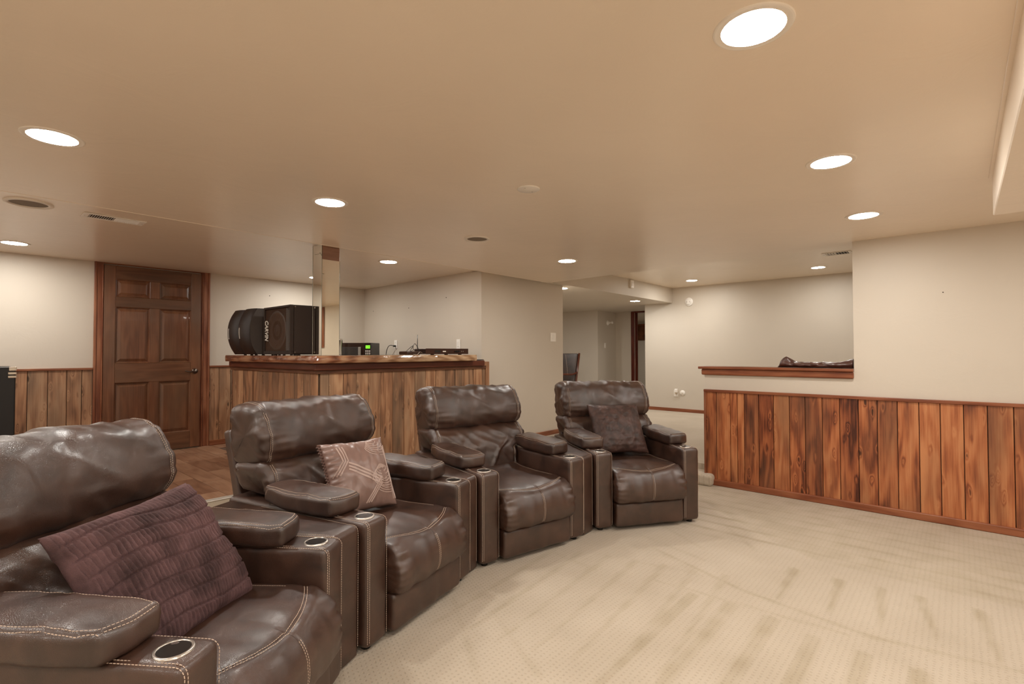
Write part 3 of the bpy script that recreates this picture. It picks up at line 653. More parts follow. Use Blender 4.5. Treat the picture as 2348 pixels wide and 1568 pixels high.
link('bulb', lathe(bmesh.new(), [(.013, .058), (.016, .075), (.030, .100), (.032, .118), (.024, .136), (.0005, .144)], 24, M=Matrix.Rotation(R(90), 4, 'X')), simple('frosted_bulb', (.8, .76, .7), .2), sc_, smooth=True)
# ------------------------------------------------------------------ the bar
bar = empty('bar_counter', (0, 0, 0), label='plank clad corner bar below the mirrored post', cat='bar')
XB, YE = 2.105, 5.86
# carcass (walls of the bar, open behind)
link('bar_wall', prism([(XB+.002, YB+.002), (4.108, YB+.002), (4.108, YB+.10), (XB+.10, YB+.10), (XB+.10, YE), (XB+.002, YE)], 0, 1.10), simple('bar_carcass', (.10, .06, .035), .7), bar)
pxs = [2.105+.016]
for px in (752.7, 785.3, 815, 843, 871.4, 898.6, 924.5, 949.5, 973.6, 996.8, 1019.6, 1041.8, 1062.3, 1083.4, 1103):
    a = math.atan((px-1174)/1160.65); th = yaw-a; pxs.append(YB/math.tan(th))
pxs.append(4.10)
def bar_x(a, b, z0, z1):
    link('plank', nbox(-(b-a)/2+.0022, (b-a)/2-.0022, 0, -.016-random.uniform(0, .0015), 0, z1-z0, .0022), PANEL, bar, loc=((a+b)/2, YB, z0))
for a, b in zip(pxs, pxs[1:]): bar_x(a, b, .225, 1.10)
yy = YB-.016; wid = [.105, .13, .11, .14, .10, .12, .135, .095, .125, .12, .14, .11, .12, .13, .115, .12]
for wd in wid:
    y2 = min(yy+wd, YE)
    if y2-yy > .02: link('plank', nbox(0, -.016-random.uniform(0, .0015), -(y2-yy)/2+.0015, (y2-yy)/2-.0015, 0, .875, .0022), PANEL, bar, loc=(XB, (yy+y2)/2, .225))
    yy = y2
    if yy >= YE-.001: break
BT_Y = wood('bar_trim_y', [(.2, (.05, .018, .010)), (.5, (.13, .050, .025)), (.8, (.22, .10, .05))], rvar=.1, knots=False, rough=.4, grain_axis=1)
APRON = wood('dark_red_apron', [(.2, (.035, .008, .005)), (.5, (.085, .020, .010)), (.8, (.14, .04, .02))], rvar=.05, knots=False, rough=.35, grain_axis=0)
APRON_Y = wood('dark_red_apron_y', [(.2, (.035, .008, .005)), (.5, (.085, .020, .010)), (.8, (.14, .04, .02))], rvar=.05, knots=False, rough=.35, grain_axis=1)
# light trim under the apron, dark apron under the slab, baseboard, end post
link('panel_moulding', nbox(XB-.028, 4.14, YB-.034, YB, 1.082, 1.112, .004, 2), BARTRIM, bar)
link('panel_moulding', nbox(XB-.034, XB, YB-.028, YE+.02, 1.082, 1.112, .004, 2), BT_Y, bar)
link('apron', nbox(XB-.055, 4.045, YB-.062, YB+.01, 1.112, 1.172, .008, 3), APRON, bar, label='dark red moulding under the slab')
link('apron', nbox(XB-.060, XB+.01, YB-.055, YE-.005, 1.112, 1.172, .008, 3), APRON_Y, bar, label='dark red moulding under the slab')
link('end_post', nbox(4.092, 4.145, YB-.036, YB, .225, 1.158, .004), PANEL, bar)
link('end_rail', nbox(3.975, 4.10, YB-.032, YB+.05, 1.112, 1.158, .003), PANEL, bar)
link('baseboard', nbox(XB-.03, 4.14, YB-.03, YB, .0, .225, .004), BARTRIM, bar)
link('baseboard', nbox(XB-.03, XB, YB-.03, YE, S-.01, .225, .004), BT_Y, bar)
link('corner_trim', nbox(XB-.018, XB+.002, YE-.012, YE+.014, .165, 1.08, .003), BT_Y, bar)
# live edge slab
SLABM, nt, b = newmat('live_edge_slab')
tc = N(nt, 'ShaderNodeTexCoord'); mp = N(nt, 'ShaderNodeMapping'); mp.inputs['Scale'].default_value = (1.1, 1.1, 9); L(nt, tc.outputs['Object'], mp.inputs[0])
n1 = N(nt, 'ShaderNodeTexNoise', i_Scale=2.2, i_Detail=6.0, i_Roughness=.6, i_Distortion=2.2); L(nt, mp.outputs[0], n1.inputs['Vector'])
wv = N(nt, 'ShaderNodeTexWave', i_Scale=1.3, i_Distortion=9.0, i_Detail=3.0); L(nt, mp.outputs[0], wv.inputs['Vector'])
mm = N(nt, 'ShaderNodeMath', operation='MULTIPLY_ADD'); mm.inputs[1].default_value = .4; L(nt, wv.outputs['Fac'], mm.inputs[0]); L(nt, n1.outputs['Fac'], mm.inputs[2])
sx = N(nt, 'ShaderNodeSeparateXYZ'); L(nt, tc.outputs['Object'], sx.inputs[0])
xr_ = N(nt, 'ShaderNodeMapRange'); xr_.inputs['From Min'].default_value = 2.1; xr_.inputs['From Max'].default_value = 3.1; L(nt, sx.outputs[0], xr_.inputs['Value'])
ra = ramp(nt, [(.35, (.10, .030, .014)), (.6, (.27, .10, .05)), (.85, (.42, .22, .12))]); rb = ramp(nt, [(.3, (.20, .10, .05)), (.6, (.40, .235, .125)), (.9, (.55, .37, .22))])
L(nt, mm.outputs[0], ra.inputs[0]); L(nt, mm.outputs[0], rb.inputs[0])
mx = N(nt, 'ShaderNodeMix', data_type='RGBA'); L(nt, xr_.outputs[0], mx.inputs[0]); L(nt, ra.outputs[0], mx.inputs[6]); L(nt, rb.outputs[0], mx.inputs[7]); L(nt, mx.outputs[2], b.inputs['Base Color'])
b.inputs['Roughness'].default_value = .16; b.inputs['Coat Weight'].default_value = .6; b.inputs['Coat Roughness'].default_value = .06
n5 = N(nt, 'ShaderNodeTexNoise', i_Scale=55.0, i_Detail=4.0); L(nt, tc.outputs['Object'], n5.inputs['Vector'])
bp = N(nt, 'ShaderNodeBump', i_Strength=.5, i_Distance=.004); L(nt, n5.outputs['Fac'], bp.inputs['Height']); L(nt, bp.outputs[0], b.inputs['Normal'])
def slab():
    bm = bmesh.new()
    # outline walked round the L, outer edge slightly wandering like a tree's edge
    out = []
    x0, y0, x1, y1 = 1.975, 3.93, 3.86, 5.81
    def wob(t, s): return .008*noise.noise(Vector((t*2.2, s, 0))) + .005*noise.noise(Vector((t*9, s, 4)))
    for i in range(48): t = i/47; out.append((x0+.02+wob(t*1.8, 3), y1-(y1-y0-.05)*t))
    for i in range(1, 6): a = math.pi/2*i/6; out.append((x0+.02+.05*(1-math.cos(a)), y0+.05-.05*math.sin(a)))
    for i in range(50): t = i/49; out.append((x0+.07+(x1-x0-.07)*t, y0+wob(t*1.9, 8)))
    out += [(x1, 4.52), (2.62, 4.52), (2.56, 4.60), (2.56, y1)]
    z0, z1 = 1.172, 1.236; n = len(out)
    prof = [(0, 0.006), (.10, -.002), (.4, -.006), (.7, -.004), (.93, .001), (1, .006)]
    cx, cy = 2.4, 4.4
    nrm = []
    for i in range(n):
        a = Vector(out[i-1]); c = Vector(out[(i+1) % n]); t = (c-a).normalized(); nrm.append(Vector((-t.y, t.x)))
    rings = []
    for f, ins in prof:
        rg = []
        for i in range(n):
            p = Vector(out[i]); k = 1 if i < 103 else .3
            ii = ins*k + (.004*noise.noise(Vector((p.x*7, p.y*7, f*3))) if i < 103 else 0)
            q = p + nrm[i]*ii
            rg.append(bm.verts.new((q.x, q.y, z0+(z1-z0)*f)))
        rings.append(rg)
    for a, b2 in zip(rings, rings[1:]):
        for i in range(n): bm.faces.new((a[i], a[(i+1) % n], b2[(i+1) % n], b2[i]))
    f1 = bm.faces.new(rings[-1]); f0 = bm.faces.new(rings[0][::-1])
    bmesh.ops.triangulate(bm, faces=[f0, f1]); bmesh.ops.recalc_face_normals(bm, faces=bm.faces)
    return bm
link('wooden_countertop', slab(), SLABM, label='thick glossy live edge wooden slab on the corner bar, rough bark edge', cat='countertop')
# back counter along the side wall
bc = empty('back_counter', (0, 0, 0), label='low back counter behind the bar carrying the microwave', cat='counter')
link('cabinet', nbox(3.62, 4.105, 4.7, 6.55, S, 1.035, .003), PANEL, bc); link('worktop', nbox(3.58, 4.112, 4.66, 6.6, 1.035, 1.070, .006, 2), BARTRIM, bc)
for i in range(4): link('cabinet_door', nbox(3.602, 3.62, 4.72+.455*i, 5.15+.455*i, S+.1, 1.01, .004), PANEL, bc)
# ------------------------------------------------------------------ mirrored post on the slab
XP0, XP1, YP0, YP1, ZP = 2.186, 2.354, 4.140, 4.303, 1.237
post = empty('mirrored_post', (0, 0, 0), label='square ceiling post clad in mirror standing on the bar slab', cat='post')
link('core', nbox(XP0+.004, XP1-.004, YP0+.004, YP1-.004, ZP, CB), simple('post_core', (.35, .22, .15), .7), post)
MIR = simple('mirror', (.86, .85, .78), .015, metal=1)
MEDGE = simple('mirror_edge', (.10, .12, .09), .2)
mt = 2.075
def mirror_sheet(x0, x1, y0, y1, z0, z1, lab='mirror_panel'): link(lab, nbox(x0, x1, y0, y1, z0, z1, .0008), [MIR], post)
mirror_sheet(XP0, XP1, YP0, YP0+.004, ZP, mt); mirror_sheet(XP0, XP1, YP1-.004, YP1, ZP, CB)
mirror_sheet(XP0, XP0+.004, YP0+.004, YP1-.004, ZP, CB); mirror_sheet(XP1-.004, XP1, YP0+.004, YP1-.004, ZP, CB)
e = bmesh.new()
for x, y in ((XP0, YP0), (XP1, YP0), (XP0, YP1)): box(e, x-.0012, x+.0012, y-.0012, y+.0012, ZP, mt if y < 4.2 and x > 2.2 else CB)
link('corner_seam', e, MEDGE, post)
link('wooden_block', nbox(XP0+.002, XP1-.002, YP0-.002, YP0+.010, mt, CM+.03, .002), wood('bare_pink_wood', [(.2, (.22, .12, .085)), (.6, (.33, .19, .14)), (.9, (.42, .26, .2))], knots=False, rvar=0, grain_axis=0), post, label='bare pinkish wooden block above the front mirror')
link('crack', tube(bmesh.new(), [(XP0-.0008, YP0+.003, 2.105), (XP0-.0008, YP0+.035, 2.135), (XP0-.0008, YP0+.05, 2.125), (XP0-.0008, YP0+.13, 2.128)], .0009, 5), MEDGE, post)
# ------------------------------------------------------------------ loudspeakers
TOLEX = simple('speaker_tolex', (.034, .018, .011), .55, bump=.8, bscale=600, spec=.4)
GREYT = simple('worn_grey_cabinet', (.075, .058, .050), .55, bump=.5, bscale=500)
GRB = simple('grille_backing', (.006, .004, .003), .8)
MESHM = simple('grille_wire', (.17, .095, .062), .45, metal=.3)
def grille_wires(bm, x, y0, y1, z0, z1, pitch=.016, rr=.0011):
    """diamond expanded metal on the plane x=const, wires at +-45 degrees"""
    w_, h_ = y1-y0, z1-z0
    for s in (1, -1):
        k = -h_
        while k < w_:
            pts = []
            for t in (max(0, -k), min(h_, w_-k)):
                yq = k+t if s > 0 else w_-(k+t); pts.append((x, y0+yq, z0+t))
            if abs(pts[0][2]-pts[1][2]) > .004: tube(bm, pts, rr, 3)
            k += pitch
    return bm
# wedge monitor, lying on the slab with its grille facing the room
XC, YC0, YC1, Z0, Z1 = 2.055, 4.44, 5.00, 1.245, 1.690
sp = empty('loudspeaker', (0, 0, 0), label='black boxy speaker with white lettering on its diamond mesh grille, touching the mirrored post', cat='loudspeaker', group='black loudspeakers on the bar slab')
cb = bmesh.new()
# cabinet: an open front frame + tapered body (plan view polygon), grille recessed
cab = [(XC, YC0), (XC+.10, YC0-.018), (2.158, YC0-.03), (2.40, YC0-.02), (2.46, YC1-.06), (2.30, YC1), (XC+.012, YC1)]
prism([(XC+.022, YC0+.004), (2.40, YC0-.03), (2.46, YC1-.06), (2.30, YC1), (XC+.022, YC1)], Z0, Z1, cb)
bmesh.ops.bevel(cb, geom=[e_ for e_ in cb.edges], offset=.010, segments=3, affect='EDGES')
link('cabinet', cb, TOLEX, sp, smooth=False)
fb = bmesh.new(); bx0, bx1 = XC-.004, XC+.028
box(fb, bx0, bx1, YC0, YC1, Z0, Z0+.032, .004, 2); box(fb, bx0, bx1, YC0, YC1, Z1-.020, Z1, .004, 2); box(fb, bx0, bx1, YC1-.018, YC1, Z0+.03, Z1-.018, .003); box(fb, bx0, bx1, YC0, YC0+.018, Z0+.03, Z1-.018, .003)
link('front_frame', fb, TOLEX, sp)
link('grille_back', nbox(XC+.016, XC+.024, YC0+.10, YC1-.018, Z0+.03, Z1-.02), GRB, sp)
gw = grille_wires(bmesh.new(), XC+.010, YC0+.105, YC1-.018, Z0+.032, Z1-.022); o = link('grille', gw, MESHM, sp, label='diamond metal mesh', kind='stuff')
# woofer ring and cone behind the mesh
wo = bmesh.new(); lathe(wo, [(.175, 0), (.168, .006), (.150, .002), (.06, -.012), (.045, -.004), (.0005, .004)], 40, M=Matrix.Translation((XC+.012, (YC0+YC1)/2+.03, (Z0+Z1)/2)) @ Matrix.Rotation(R(-90), 4, 'Y') @ Matrix.Diagonal((1.05, 1.15, .5, 1)))
link('woofer', wo, simple('woofer_cone', (.05, .032, .023), .45), sp, smooth=True)
# pale bevelled horn slot beside the grille
hn = bmesh.new(); hx0 = XC+.004
for (a, b_) in (((YC0+.018, .03), (YC0+.100, .022)),):
    v = [hn.verts.new(p) for p in ((XC, YC0+.020, Z0+.035), (XC, YC0+.020, Z1-.024), (XC+.030, YC0+.055, Z1-.060), (XC+.030, YC0+.055, Z0+.085), (XC+.006, YC0+.104, Z1-.024), (XC+.006, YC0+.104, Z0+.035))]
    hn.faces.new((v[0], v[1], v[2], v[3])); hn.faces.new((v[3], v[2], v[4], v[5])); hn.faces.new((v[1], v[4], v[2])); hn.faces.new((v[0], v[3], v[5]))
link('horn', hn, GREYT, sp, label='grey angled horn slot')
for z in (Z0+.02, Z1-.016):
    for y in (YC0-.010,):
        b = bmesh.new(); cyl(b, (XC+.040, YC0+.003, z), .007, -.004, 12, axis='Y'); link('corner_screw', b, IRON, sp)
ft = bmesh.new()
for y in (YC0+.08, YC1-.08):
    for x in (XC+.08, 2.36): cyl(ft, (x, y, 1.2365), .016, .010, 12)
link('foot', ft, BLACK, sp)
def text_mesh(s, size, depth=.0015, shear=.25, offset=.0, sx=1):
    cu = bpy.data.curves.new('letters', 'FONT'); cu.body = s; cu.size = size; cu.extrude = depth; cu.shear = shear; cu.offset = offset; cu.align_x = 'CENTER'; cu.align_y = 'CENTER'
    to = bpy.data.objects.new('t', cu); COL.objects.link(to); dg = bpy.context.evaluated_depsgraph_get(); dg.update()
    m_ = bpy.data.meshes.new_from_object(to.evaluated_get(dg)); bpy.data.objects.remove(to); bpy.data.curves.remove(cu)
    return m_
LET = simple('white_lettering', (.85, .82, .76), .4)
def lettering(s, size, mat4, parent, name='lettering', shear=.25, off=.0, mat=LET):
    m_ = text_mesh(s, size, shear=shear, offset=off); m_.transform(mat4); return linkm(name, m_, mat, parent)
# letters run down the grille's left side; local x -> -z (down), local y -> -y... facing -X
def face_negx(x, y, z): # text x axis points down, glyph up points towards -Y, normal -X
    return Matrix(((0, 0, -1, x), (0, -1, 0, y), (-1, 0, 0, z), (0, 0, 0, 1)))
M_ = Matrix(((0, 0, -1, XC-.003), (0, -1, 0, YC1-.065), (-1, 0, 0, (Z0+Z1)/2+.005), (0, 0, 0, 1)))
lettering('CARVIN', .062, M_ @ Matrix.Diagonal((.86, 1.5, 1, 1)), sp, off=.0016)
# two tall monitors lying on their sides, grilles bulging towards the room
def curved(y0, y1, label, badge):
    o = empty('loudspeaker', (0, 0, 0), label=label, cat='loudspeaker', group='black loudspeakers on the bar slab')
    n = 14; z0, z1 = 1.245, 1.690; c = (z0+z1)/2
    def xf(z, bulge=.072, x_=2.012): t = (z-c)/((z1-z0)/2); return x_-bulge*(1-abs(t)**2.2)
    pts = [(xf(z0+(z1-z0)*i/n), z0+(z1-z0)*i/n) for i in range(n+1)]
    bm = bmesh.new(); poly = [(x+.012, z) for x, z in pts] + [(2.40, z1+.01), (2.47, z1-.06), (2.47, z0+.08), (2.40, z0)]
    a = [bm.verts.new((x, y0, z)) for x, z in poly]; b = [bm.verts.new((x, y1, z)) for x, z in poly]; m = len(poly)
    bm.faces.new(a); bm.faces.new(b[::-1])
    for i in range(m): bm.faces.new((a[i], b[i], b[(i+1) % m], a[(i+1) % m]))
    bmesh.ops.recalc_face_normals(bm, faces=bm.faces); link('cabinet', bm, GREYT, o)
    # wrapped grille: domed in plan as well
    g = bmesh.new(); rows = []
    for i, (x, z) in enumerate(pts):
        r = []
        for j in range(13):
            s = j/12*2-1; yy_ = (y0+y1)/2+s*(y1-y0)/2; dd_ = .030*(1-abs(s)**3)
            r.append(g.verts.new((x+.010-dd_, yy_, z)))
        rows.append(r)
    for r0, r1 in zip(rows, rows[1:]):
        for j in range(12): g.faces.new((r0[j], r0[j+1], r1[j+1], r1[j]))
    bmesh.ops.recalc_face_normals(g, faces=g.faces); link('grille', g, simple('dark_perforated', (.022, .011, .008), .35, bump=.6, bscale=900), o, smooth=True)
    bd = bmesh.new(); yb_ = y0+(y1-y0)*.62
    for k in range(8):
        z = c+.030-k*.0135; xx_ = xf(z)+.010-.030*(1-abs((.62*2-1))**3)
        box(bd, xx_-.004, xx_-.001, yb_-.008, yb_+.008, z-.0045, z+.0055, .0006)
    link('badge', bd, LET if badge else simple('faded_badge', (.55, .38, .26), .5), o, label='narrow white name badge')
    ft = bmesh.new()
    for y in (y0+.05, y1-.05): cyl(ft, (2.1, y, 1.2365), .014, .010, 10); cyl(ft, (2.38, y, 1.2365), .014, .010, 10)
    link('foot', ft, BLACK, o)
curved(5.07, 5.335, 'middle black speaker on the bar, grey side and bulging grille with white badge', True)
curved(5.345, 5.61, 'outermost black speaker at the end of the bar slab, bulging grille', True)
# ------------------------------------------------------------------ microwave
mw = empty('microwave', (3.70, 6.04, 1.070), R(-52), label='black microwave with green clock display on the back counter', cat='microwave')
# local: front faces -y
link('case', nbox(-.245, .245, -.16, .17, .010, .320, .006, 2), BLACK, mw)
link('door', nbox(-.245, .160, -.182, -.16, .012, .318, .006, 3), simple('dark_brown_gloss', (.035, .018, .013), .12), mw)
link('door_window', nbox(-.215, .095, -.1845, -.181, .06, .265, .012, 3), simple('smoked_glass', (.055, .045, .040), .08), mw)
link('door_handle', nbox(.080, .115, -.198, -.181, .06, .265, .006, 2), simple('grey_handle', (.30, .26, .22), .3), mw)
link('control_panel', nbox(.163, .245, -.180, -.16, .012, .318, .004, 2), simple('panel_black', (.025, .016, .012), .2), mw)
link('display', nbox(.176, .234, -.183, -.180, .245, .285, .002), simple('green_display', (.10, .35, .02), .4, emit=((.28, 1, .04), 1.2)), mw)
m_ = lettering('12:00', .024, Matrix.Translation((.205, -.1845, .265)) @ Matrix.Rotation(R(90), 4, 'X'), mw, 'digits', shear=0, mat=simple('dark_digit', (.02, .12, .01), .5))
kb = bmesh.new()
KEY = simple('grey_key', (.42, .36, .32), .5)
for i in range(3):
    for j in range(5): link('key', nbox(.172+i*.024, .191+i*.024, -.184, -.180, .070+j*.032, .095+j*.032, .002), KEY, mw)
ft = bmesh.new()
for x in (-.2, .2):
    for y in (-.12, .13): cyl(ft, (x, y, 0), .012, .011, 10)
link('foot', ft, BLACK, mw)
# chrome pitcher half hidden behind the post
pt = empty('pitcher', (3.30, 5.62, 1.0705), R(-40), label='slim silver pitcher between the mirrored post and the microwave', cat='pitcher')
pt.location = (3.375, 5.95, 1.0705); pt.rotation_euler = (0, 0, R(150))
pt.scale = (.85, .85, 1.16)
link('body', lathe(bmesh.new(), [(.0005, .0), (.055, 0), (.060, .01), (.057, .12), (.050, .22), (.058, .30), (.062, .315), (.059, .315), (.050, .22), (.054, .12), (.0005, .012)], 36), CHROME, pt, smooth=True)
link('handle', tube(bmesh.new(), spline([(.055, 0, .29), (.10, 0, .28), (.115, 0, .20), (.10, 0, .10), (.058, 0, .06)], 8), .006, 8), CHROME, pt, smooth=True)
# ------------------------------------------------------------------ receiver, router, cables, tablet
rc = empty('stereo_receiver', (3.555, 4.16, 1.2365), R(1), label='slim black rack receiver with knobs on the bar slab', cat='receiver')
link('chassis', nbox(-.295, .295, -.10, .085, .010, .062, .003), simple('brown_black_metal', (.035, .017, .012), .35, metal=.3), rc)
link('front_plate', nbox(-.30, .30, -.106, -.10, .008, .066, .002), simple('face_plate', (.06, .026, .017), .35, metal=.4), rc)
for i, x in enumerate((.105, .130, .155)): link('knob', cyl(bmesh.new(), (x, -.106, .036), .009, -.012, 16, axis='Y'), BLACK, rc)
for x in (.190, .215): link('dial', cyl(bmesh.new(), (x, -.106, .036), .006, -.006, 14, axis='Y'), CHROME, rc)
link('logo_plate', nbox(-.075, -.030, -.1085, -.106, .030, .042, .001), LET, rc)
link('display', nbox(-.185, -.105, -.108, -.106, .024, .048, .001), BLACK, rc)
for i in range(5): link('button', nbox(-.02+i*.018, -.008+i*.018, -.109, -.106, .030, .038, .001), IRON, rc)
for x in (-.19, .0, .20): link('foot', nbox(x-.014, x+.014, -.09, -.06, 0, .011, .002), BLACK, rc)
ro = empty('router', (3.13, 4.15, 1.2365), R(4), label='small dark router with upright antenna and tangled cables beside the receiver', cat='router')
link('case', softbox((0, 0, .020), (.085, .065, .018), .010, 5), simple('router_brown', (.045, .022, .015), .3), ro, smooth=True)
link('antenna', tube(bmesh.new(), [(.25, .165, .03), (.252, .165, .06), (.253, .165, .215)], lambda t: .007-.004*t, 10), BLACK, ro, smooth=True)
link('antenna_base', cyl(bmesh.new(), (.25, .165, .0), .012, .05, 14), BLACK, ro)
for k, P_ in enumerate([[(-.075, -.03, .01), (-.03, -.075, .045), (.04, -.06, .052), (.09, -.05, .03), (.14, -.06, .020)], [(-.04, .0, .04), (.0, -.03, .085), (.02, -.03, .09), (.05, 0, .06), (.10, 0, .03)],
    [(.02, .02, .035), (.05, .0, .095), (.08, .01, .115), (.105, 0, .08), (.118, -.02, .04)], [(-.02, -.05, .012), (.02, -.09, .004), (.06, -.085, .03), (.12, -.06, .02)]]):
    link('cable', tube(bmesh.new(), spline(P_, 8), .0028 if k != 3 else .0022, 6), BLACK if k != 3 else simple('grey_cable', (.4, .34, .28), .5), ro, smooth=True)
tbm = empty('tablet', (4.00, 4.10, 1.1722), R(4), label='thin black tablet with a wire loop at the right end of the bar', cat='tablet')
link('body', nbox(-.085, .085, -.06, .06, 0.0005, .0095, .003, 2), BLACK, tbm); link('screen', nbox(-.075, .075, -.05, .05, .0093, .0105), simple('screen', (.02, .02, .022), .1), tbm)
link('wire_loop', tube(bmesh.new(), spline([(-.05, -.04, .009), (-.055, -.035, .035), (-.03, -.03, .052), (-.005, -.03, .04), (.0, -.04, .012)], 8), .0016, 6), WHITE, tbm, smooth=True)
# ------------------------------------------------------------------ road case at the left edge
rcx = empty('road_case', (.05, 5.95, S), 0, label='tall black case with metal latches before the panelling at the frame edge', cat='case')
link('case_body', nbox(-.35, .355, -.25, .30, .02, .984, .008, 2), simple('case_black', (.008, .006, .005), .5), rcx)
for z0, z1, x0 in ((.955, .986, .315), (.925, .945, .31), (.898, .917, .31)):
    q = bmesh.new(); box(q, x0, .358, -.256, -.249, z0, z1, .003, 2); box(q, .354, .360, -.256, -.20, z0, z1, .002); link('latch', q, simple('nickel', (.62, .54, .44), .35, metal=1), rcx)
for x in (-.28, .28):
    for y in (-.18, .24): link('foot', cyl(bmesh.new(), (x, y, 0), .022, .021, 12), BLACK, rcx)
# ------------------------------------------------------------------ dark garment on the half wall cap
def garment():
    bm = bmesh.new(); rows = []; n, m = 70, 22
    for i in range(n+1):
        t = i/n; y = 1.225-t*.565
        # body of the roll: higher knot at the far end, long low folds, flares at the wall
        h = .014 + .042*math.exp(-((t-.12)/.085)**2) + .026*(1-math.exp(-t*14)) + .020*max(0, (t-.75)/.25)**2
        wdt = .050 + .030*math.sin(t*3.1)+.012*math.exp(-((t-.10)/.1)**2)
        if t < .05: h *= t/.05*.9+.1; wdt *= .4+.6*t/.05
        r = []
        for j in range(m):
            a = 2*math.pi*j/m; cx_, cz_ = math.cos(a), math.sin(a)
            f = 1+.28*noise.noise(Vector((t*7, a*1.2, 2)))+.18*noise.noise(Vector((t*16, math.cos(a)*2, math.sin(a)*2)))
            r.append(bm.verts.new((XR+.075+cx_*wdt*f, y, 1.1255+max(0, h*(1+cz_*(f if cz_ > 0 else 1))*(.62 if cz_ > 0 else .55)))))
        rows.append(r)
    for a, b in zip(rows, rows[1:]):
        for j in range(m): bm.faces.new((a[j], a[(j+1) % m], b[(j+1) % m], b[j]))
    bm.faces.new(rows[0]); bm.faces.new(rows[-1][::-1]); bmesh.ops.recalc_face_normals(bm, faces=bm.faces)
    return bm
link('folded_jacket', garment(), leather('jacket_leather', (.05, .018, .014), (.10, .045, .036), rough=.3, grain=.2), smooth=True, label='crumpled dark brown leather garment lying on the half wall cap', cat='clothing')
# ------------------------------------------------------------------ leather chair in the hallway
ch = empty('leather_armchair', (8.21, 6.07, S), R(-93), label='dark leather wooden arm chair standing in the hallway', cat='chair')
CW = wood('chair_frame', [(.2, (.045, .010, .006)), (.6, (.10, .028, .014)), (.9, (.2, .07, .035))], rvar=0, knots=False, rough=.3)
bkp = softbox((0, 0, 0), (.27, .028, .34), .02, 8, puff=(0, .016, 0)); bmesh.ops.transform(bkp, matrix=Matrix.Translation((0, .27, .74)) @ Matrix.Rotation(R(-12), 4, 'X'), verts=bkp.verts)
link('backrest', bkp, LEATHER_D, ch, smooth=True)
stb = bmesh.new()
for x in (-.10, .10): dashes(stb, [(x, .155, 1.05-.0), (x, .20, .80), (x, .235, .46)], L=.02, gap=.008, wd=.003)
link('stitching', stb, THREAD, ch, kind='stuff')
link('seat', softbox((0, 0, .43), (.27, .26, .055), .035, 8, puff=(0, 0, .02)), LEATHER_D, ch, smooth=True)
for sx_ in (-1, 1):
    link('rear_leg', tube(bmesh.new(), [(sx_*.285, .24, .0), (sx_*.285, .235, .42), (sx_*.29, .36, 1.08)], .020, 8), CW, ch, smooth=True)
    link('front_leg', tube(bmesh.new(), [(sx_*.285, -.24, .0), (sx_*.285, -.24, .42), (sx_*.295, -.20, .66)], .020, 8), CW, ch, smooth=True)
    link('armrest', tube(bmesh.new(), spline([(sx_*.30, -.30, .645), (sx_*.305, -.15, .67), (sx_*.30, .10, .66), (sx_*.29, .27, .69)], 6), .020, 8), CW, ch, smooth=True)
    link('side_rail', nbox(sx_*.285-.014, sx_*.285+.014, -.24, .24, .34, .39, .004), CW, ch)
link('back_rail', nbox(-.285, .285, .22, .25, .40, .44, .004), CW, ch); link('front_rail', nbox(-.285, .285, -.255, -.225, .34, .39, .004), CW, ch)
# ------------------------------------------------------------------ recliners
RC = {1: (.706, 1.561, 35.57), 2: (1.587, 1.967, 14.6), 3: (2.501, 2.01, -12.5), 4: (3.404, 1.698, -34.2)}
ss = lambda a, b, x: max(0, min(1, (x-a)/(b-a)))**2*(3-2*max(0, min(1, (x-a)/(b-a))))
gauss = lambda x, s: math.exp(-(x/s)**2)
AX, AH, AT = .3475, .0675, .548        # arm centre, half width, top height
SEAM = .350
def d_back(seed, amp):
    def f(q, n, s):
        x, y, z = q
        front = ss(.15, -.35, n.y)
        # puckers raying in from the double seam
        p = gauss(abs(x)-SEAM-.045, .05)+gauss(abs(x)-SEAM+.05, .07)
        d = .0066*p*noise.noise(Vector((x*5+seed, y*20, z*38)))
        # broad slack folds
        d += amp*noise.noise(Vector((x*3.2+seed, y*5, z*9+x*2.5)))
        rid = 1-abs(noise.noise(Vector((x*4.5+seed*3, y*6, z*11+x*5))))*2
        d += amp*1.1*max(0, rid-.40)
        if seed < 3:   # diagonal gathers along the top roll of the head pillow
            d += .011*ss(.30, .9, n.z+.25)*abs(noise.noise(Vector((x*11-z*6, z*3, 7))))
        d -= .007*gauss(abs(x)-SEAM, .007)
        return d
    return f
def head_bm():
    prof = [(.722, .712), (.682, .735), (.664, .785), (.672, .850), (.700, .920), (.735, .972), (.785, .998), (.850, 1.000), (.915, .978), (.938, .915), (.928, .820), (.902, .715), (.82, .700)]
    return loft(prof, .402, .052, 64, disp=d_back(1.3, .0105), dense=[SEAM, SEAM-.006, SEAM+.006, SEAM-.003, SEAM+.003, SEAM-.012, SEAM+.012], n=6)
def lumb_bm():
    prof = [(.735, .728), (.690, .715), (.645, .680), (.618, .630), (.590, .565), (.568, .500), (.560, .430), (.585, .395), (.70, .385), (.80, .40), (.85, .55), (.885, .715)]
    def wp(q):
        k = ss(.55, .60, q.z); f = .70+.30*k
        q = Vector((q.x*f, q.y, q.z))
        # slumped belly fold over the seat
        q.y -= .020*gauss(q.z-.60+.25*abs(q.x), .05)*ss(.35, .05, abs(q.x)) * (1 if q.y < .72 else 0)
        return q
    def dd(q, n, s):
        base = d_back(5.1, .0105)(q, n, s)
        # two hanging gathers falling from the seam
        for cx in (-.20, .17): base += .010*gauss(q.x-cx-(q.z-.58)*.8, .020)*ss(.69, .60, q.z)*ss(.2, -.3, n.y)
        return base
    return loft(prof, .402, .050, 64, disp=dd, warp=wp, dense=[SEAM, SEAM-.006, SEAM+.006, SEAM-.003, SEAM+.003, SEAM-.012, SEAM+.012], n=6)
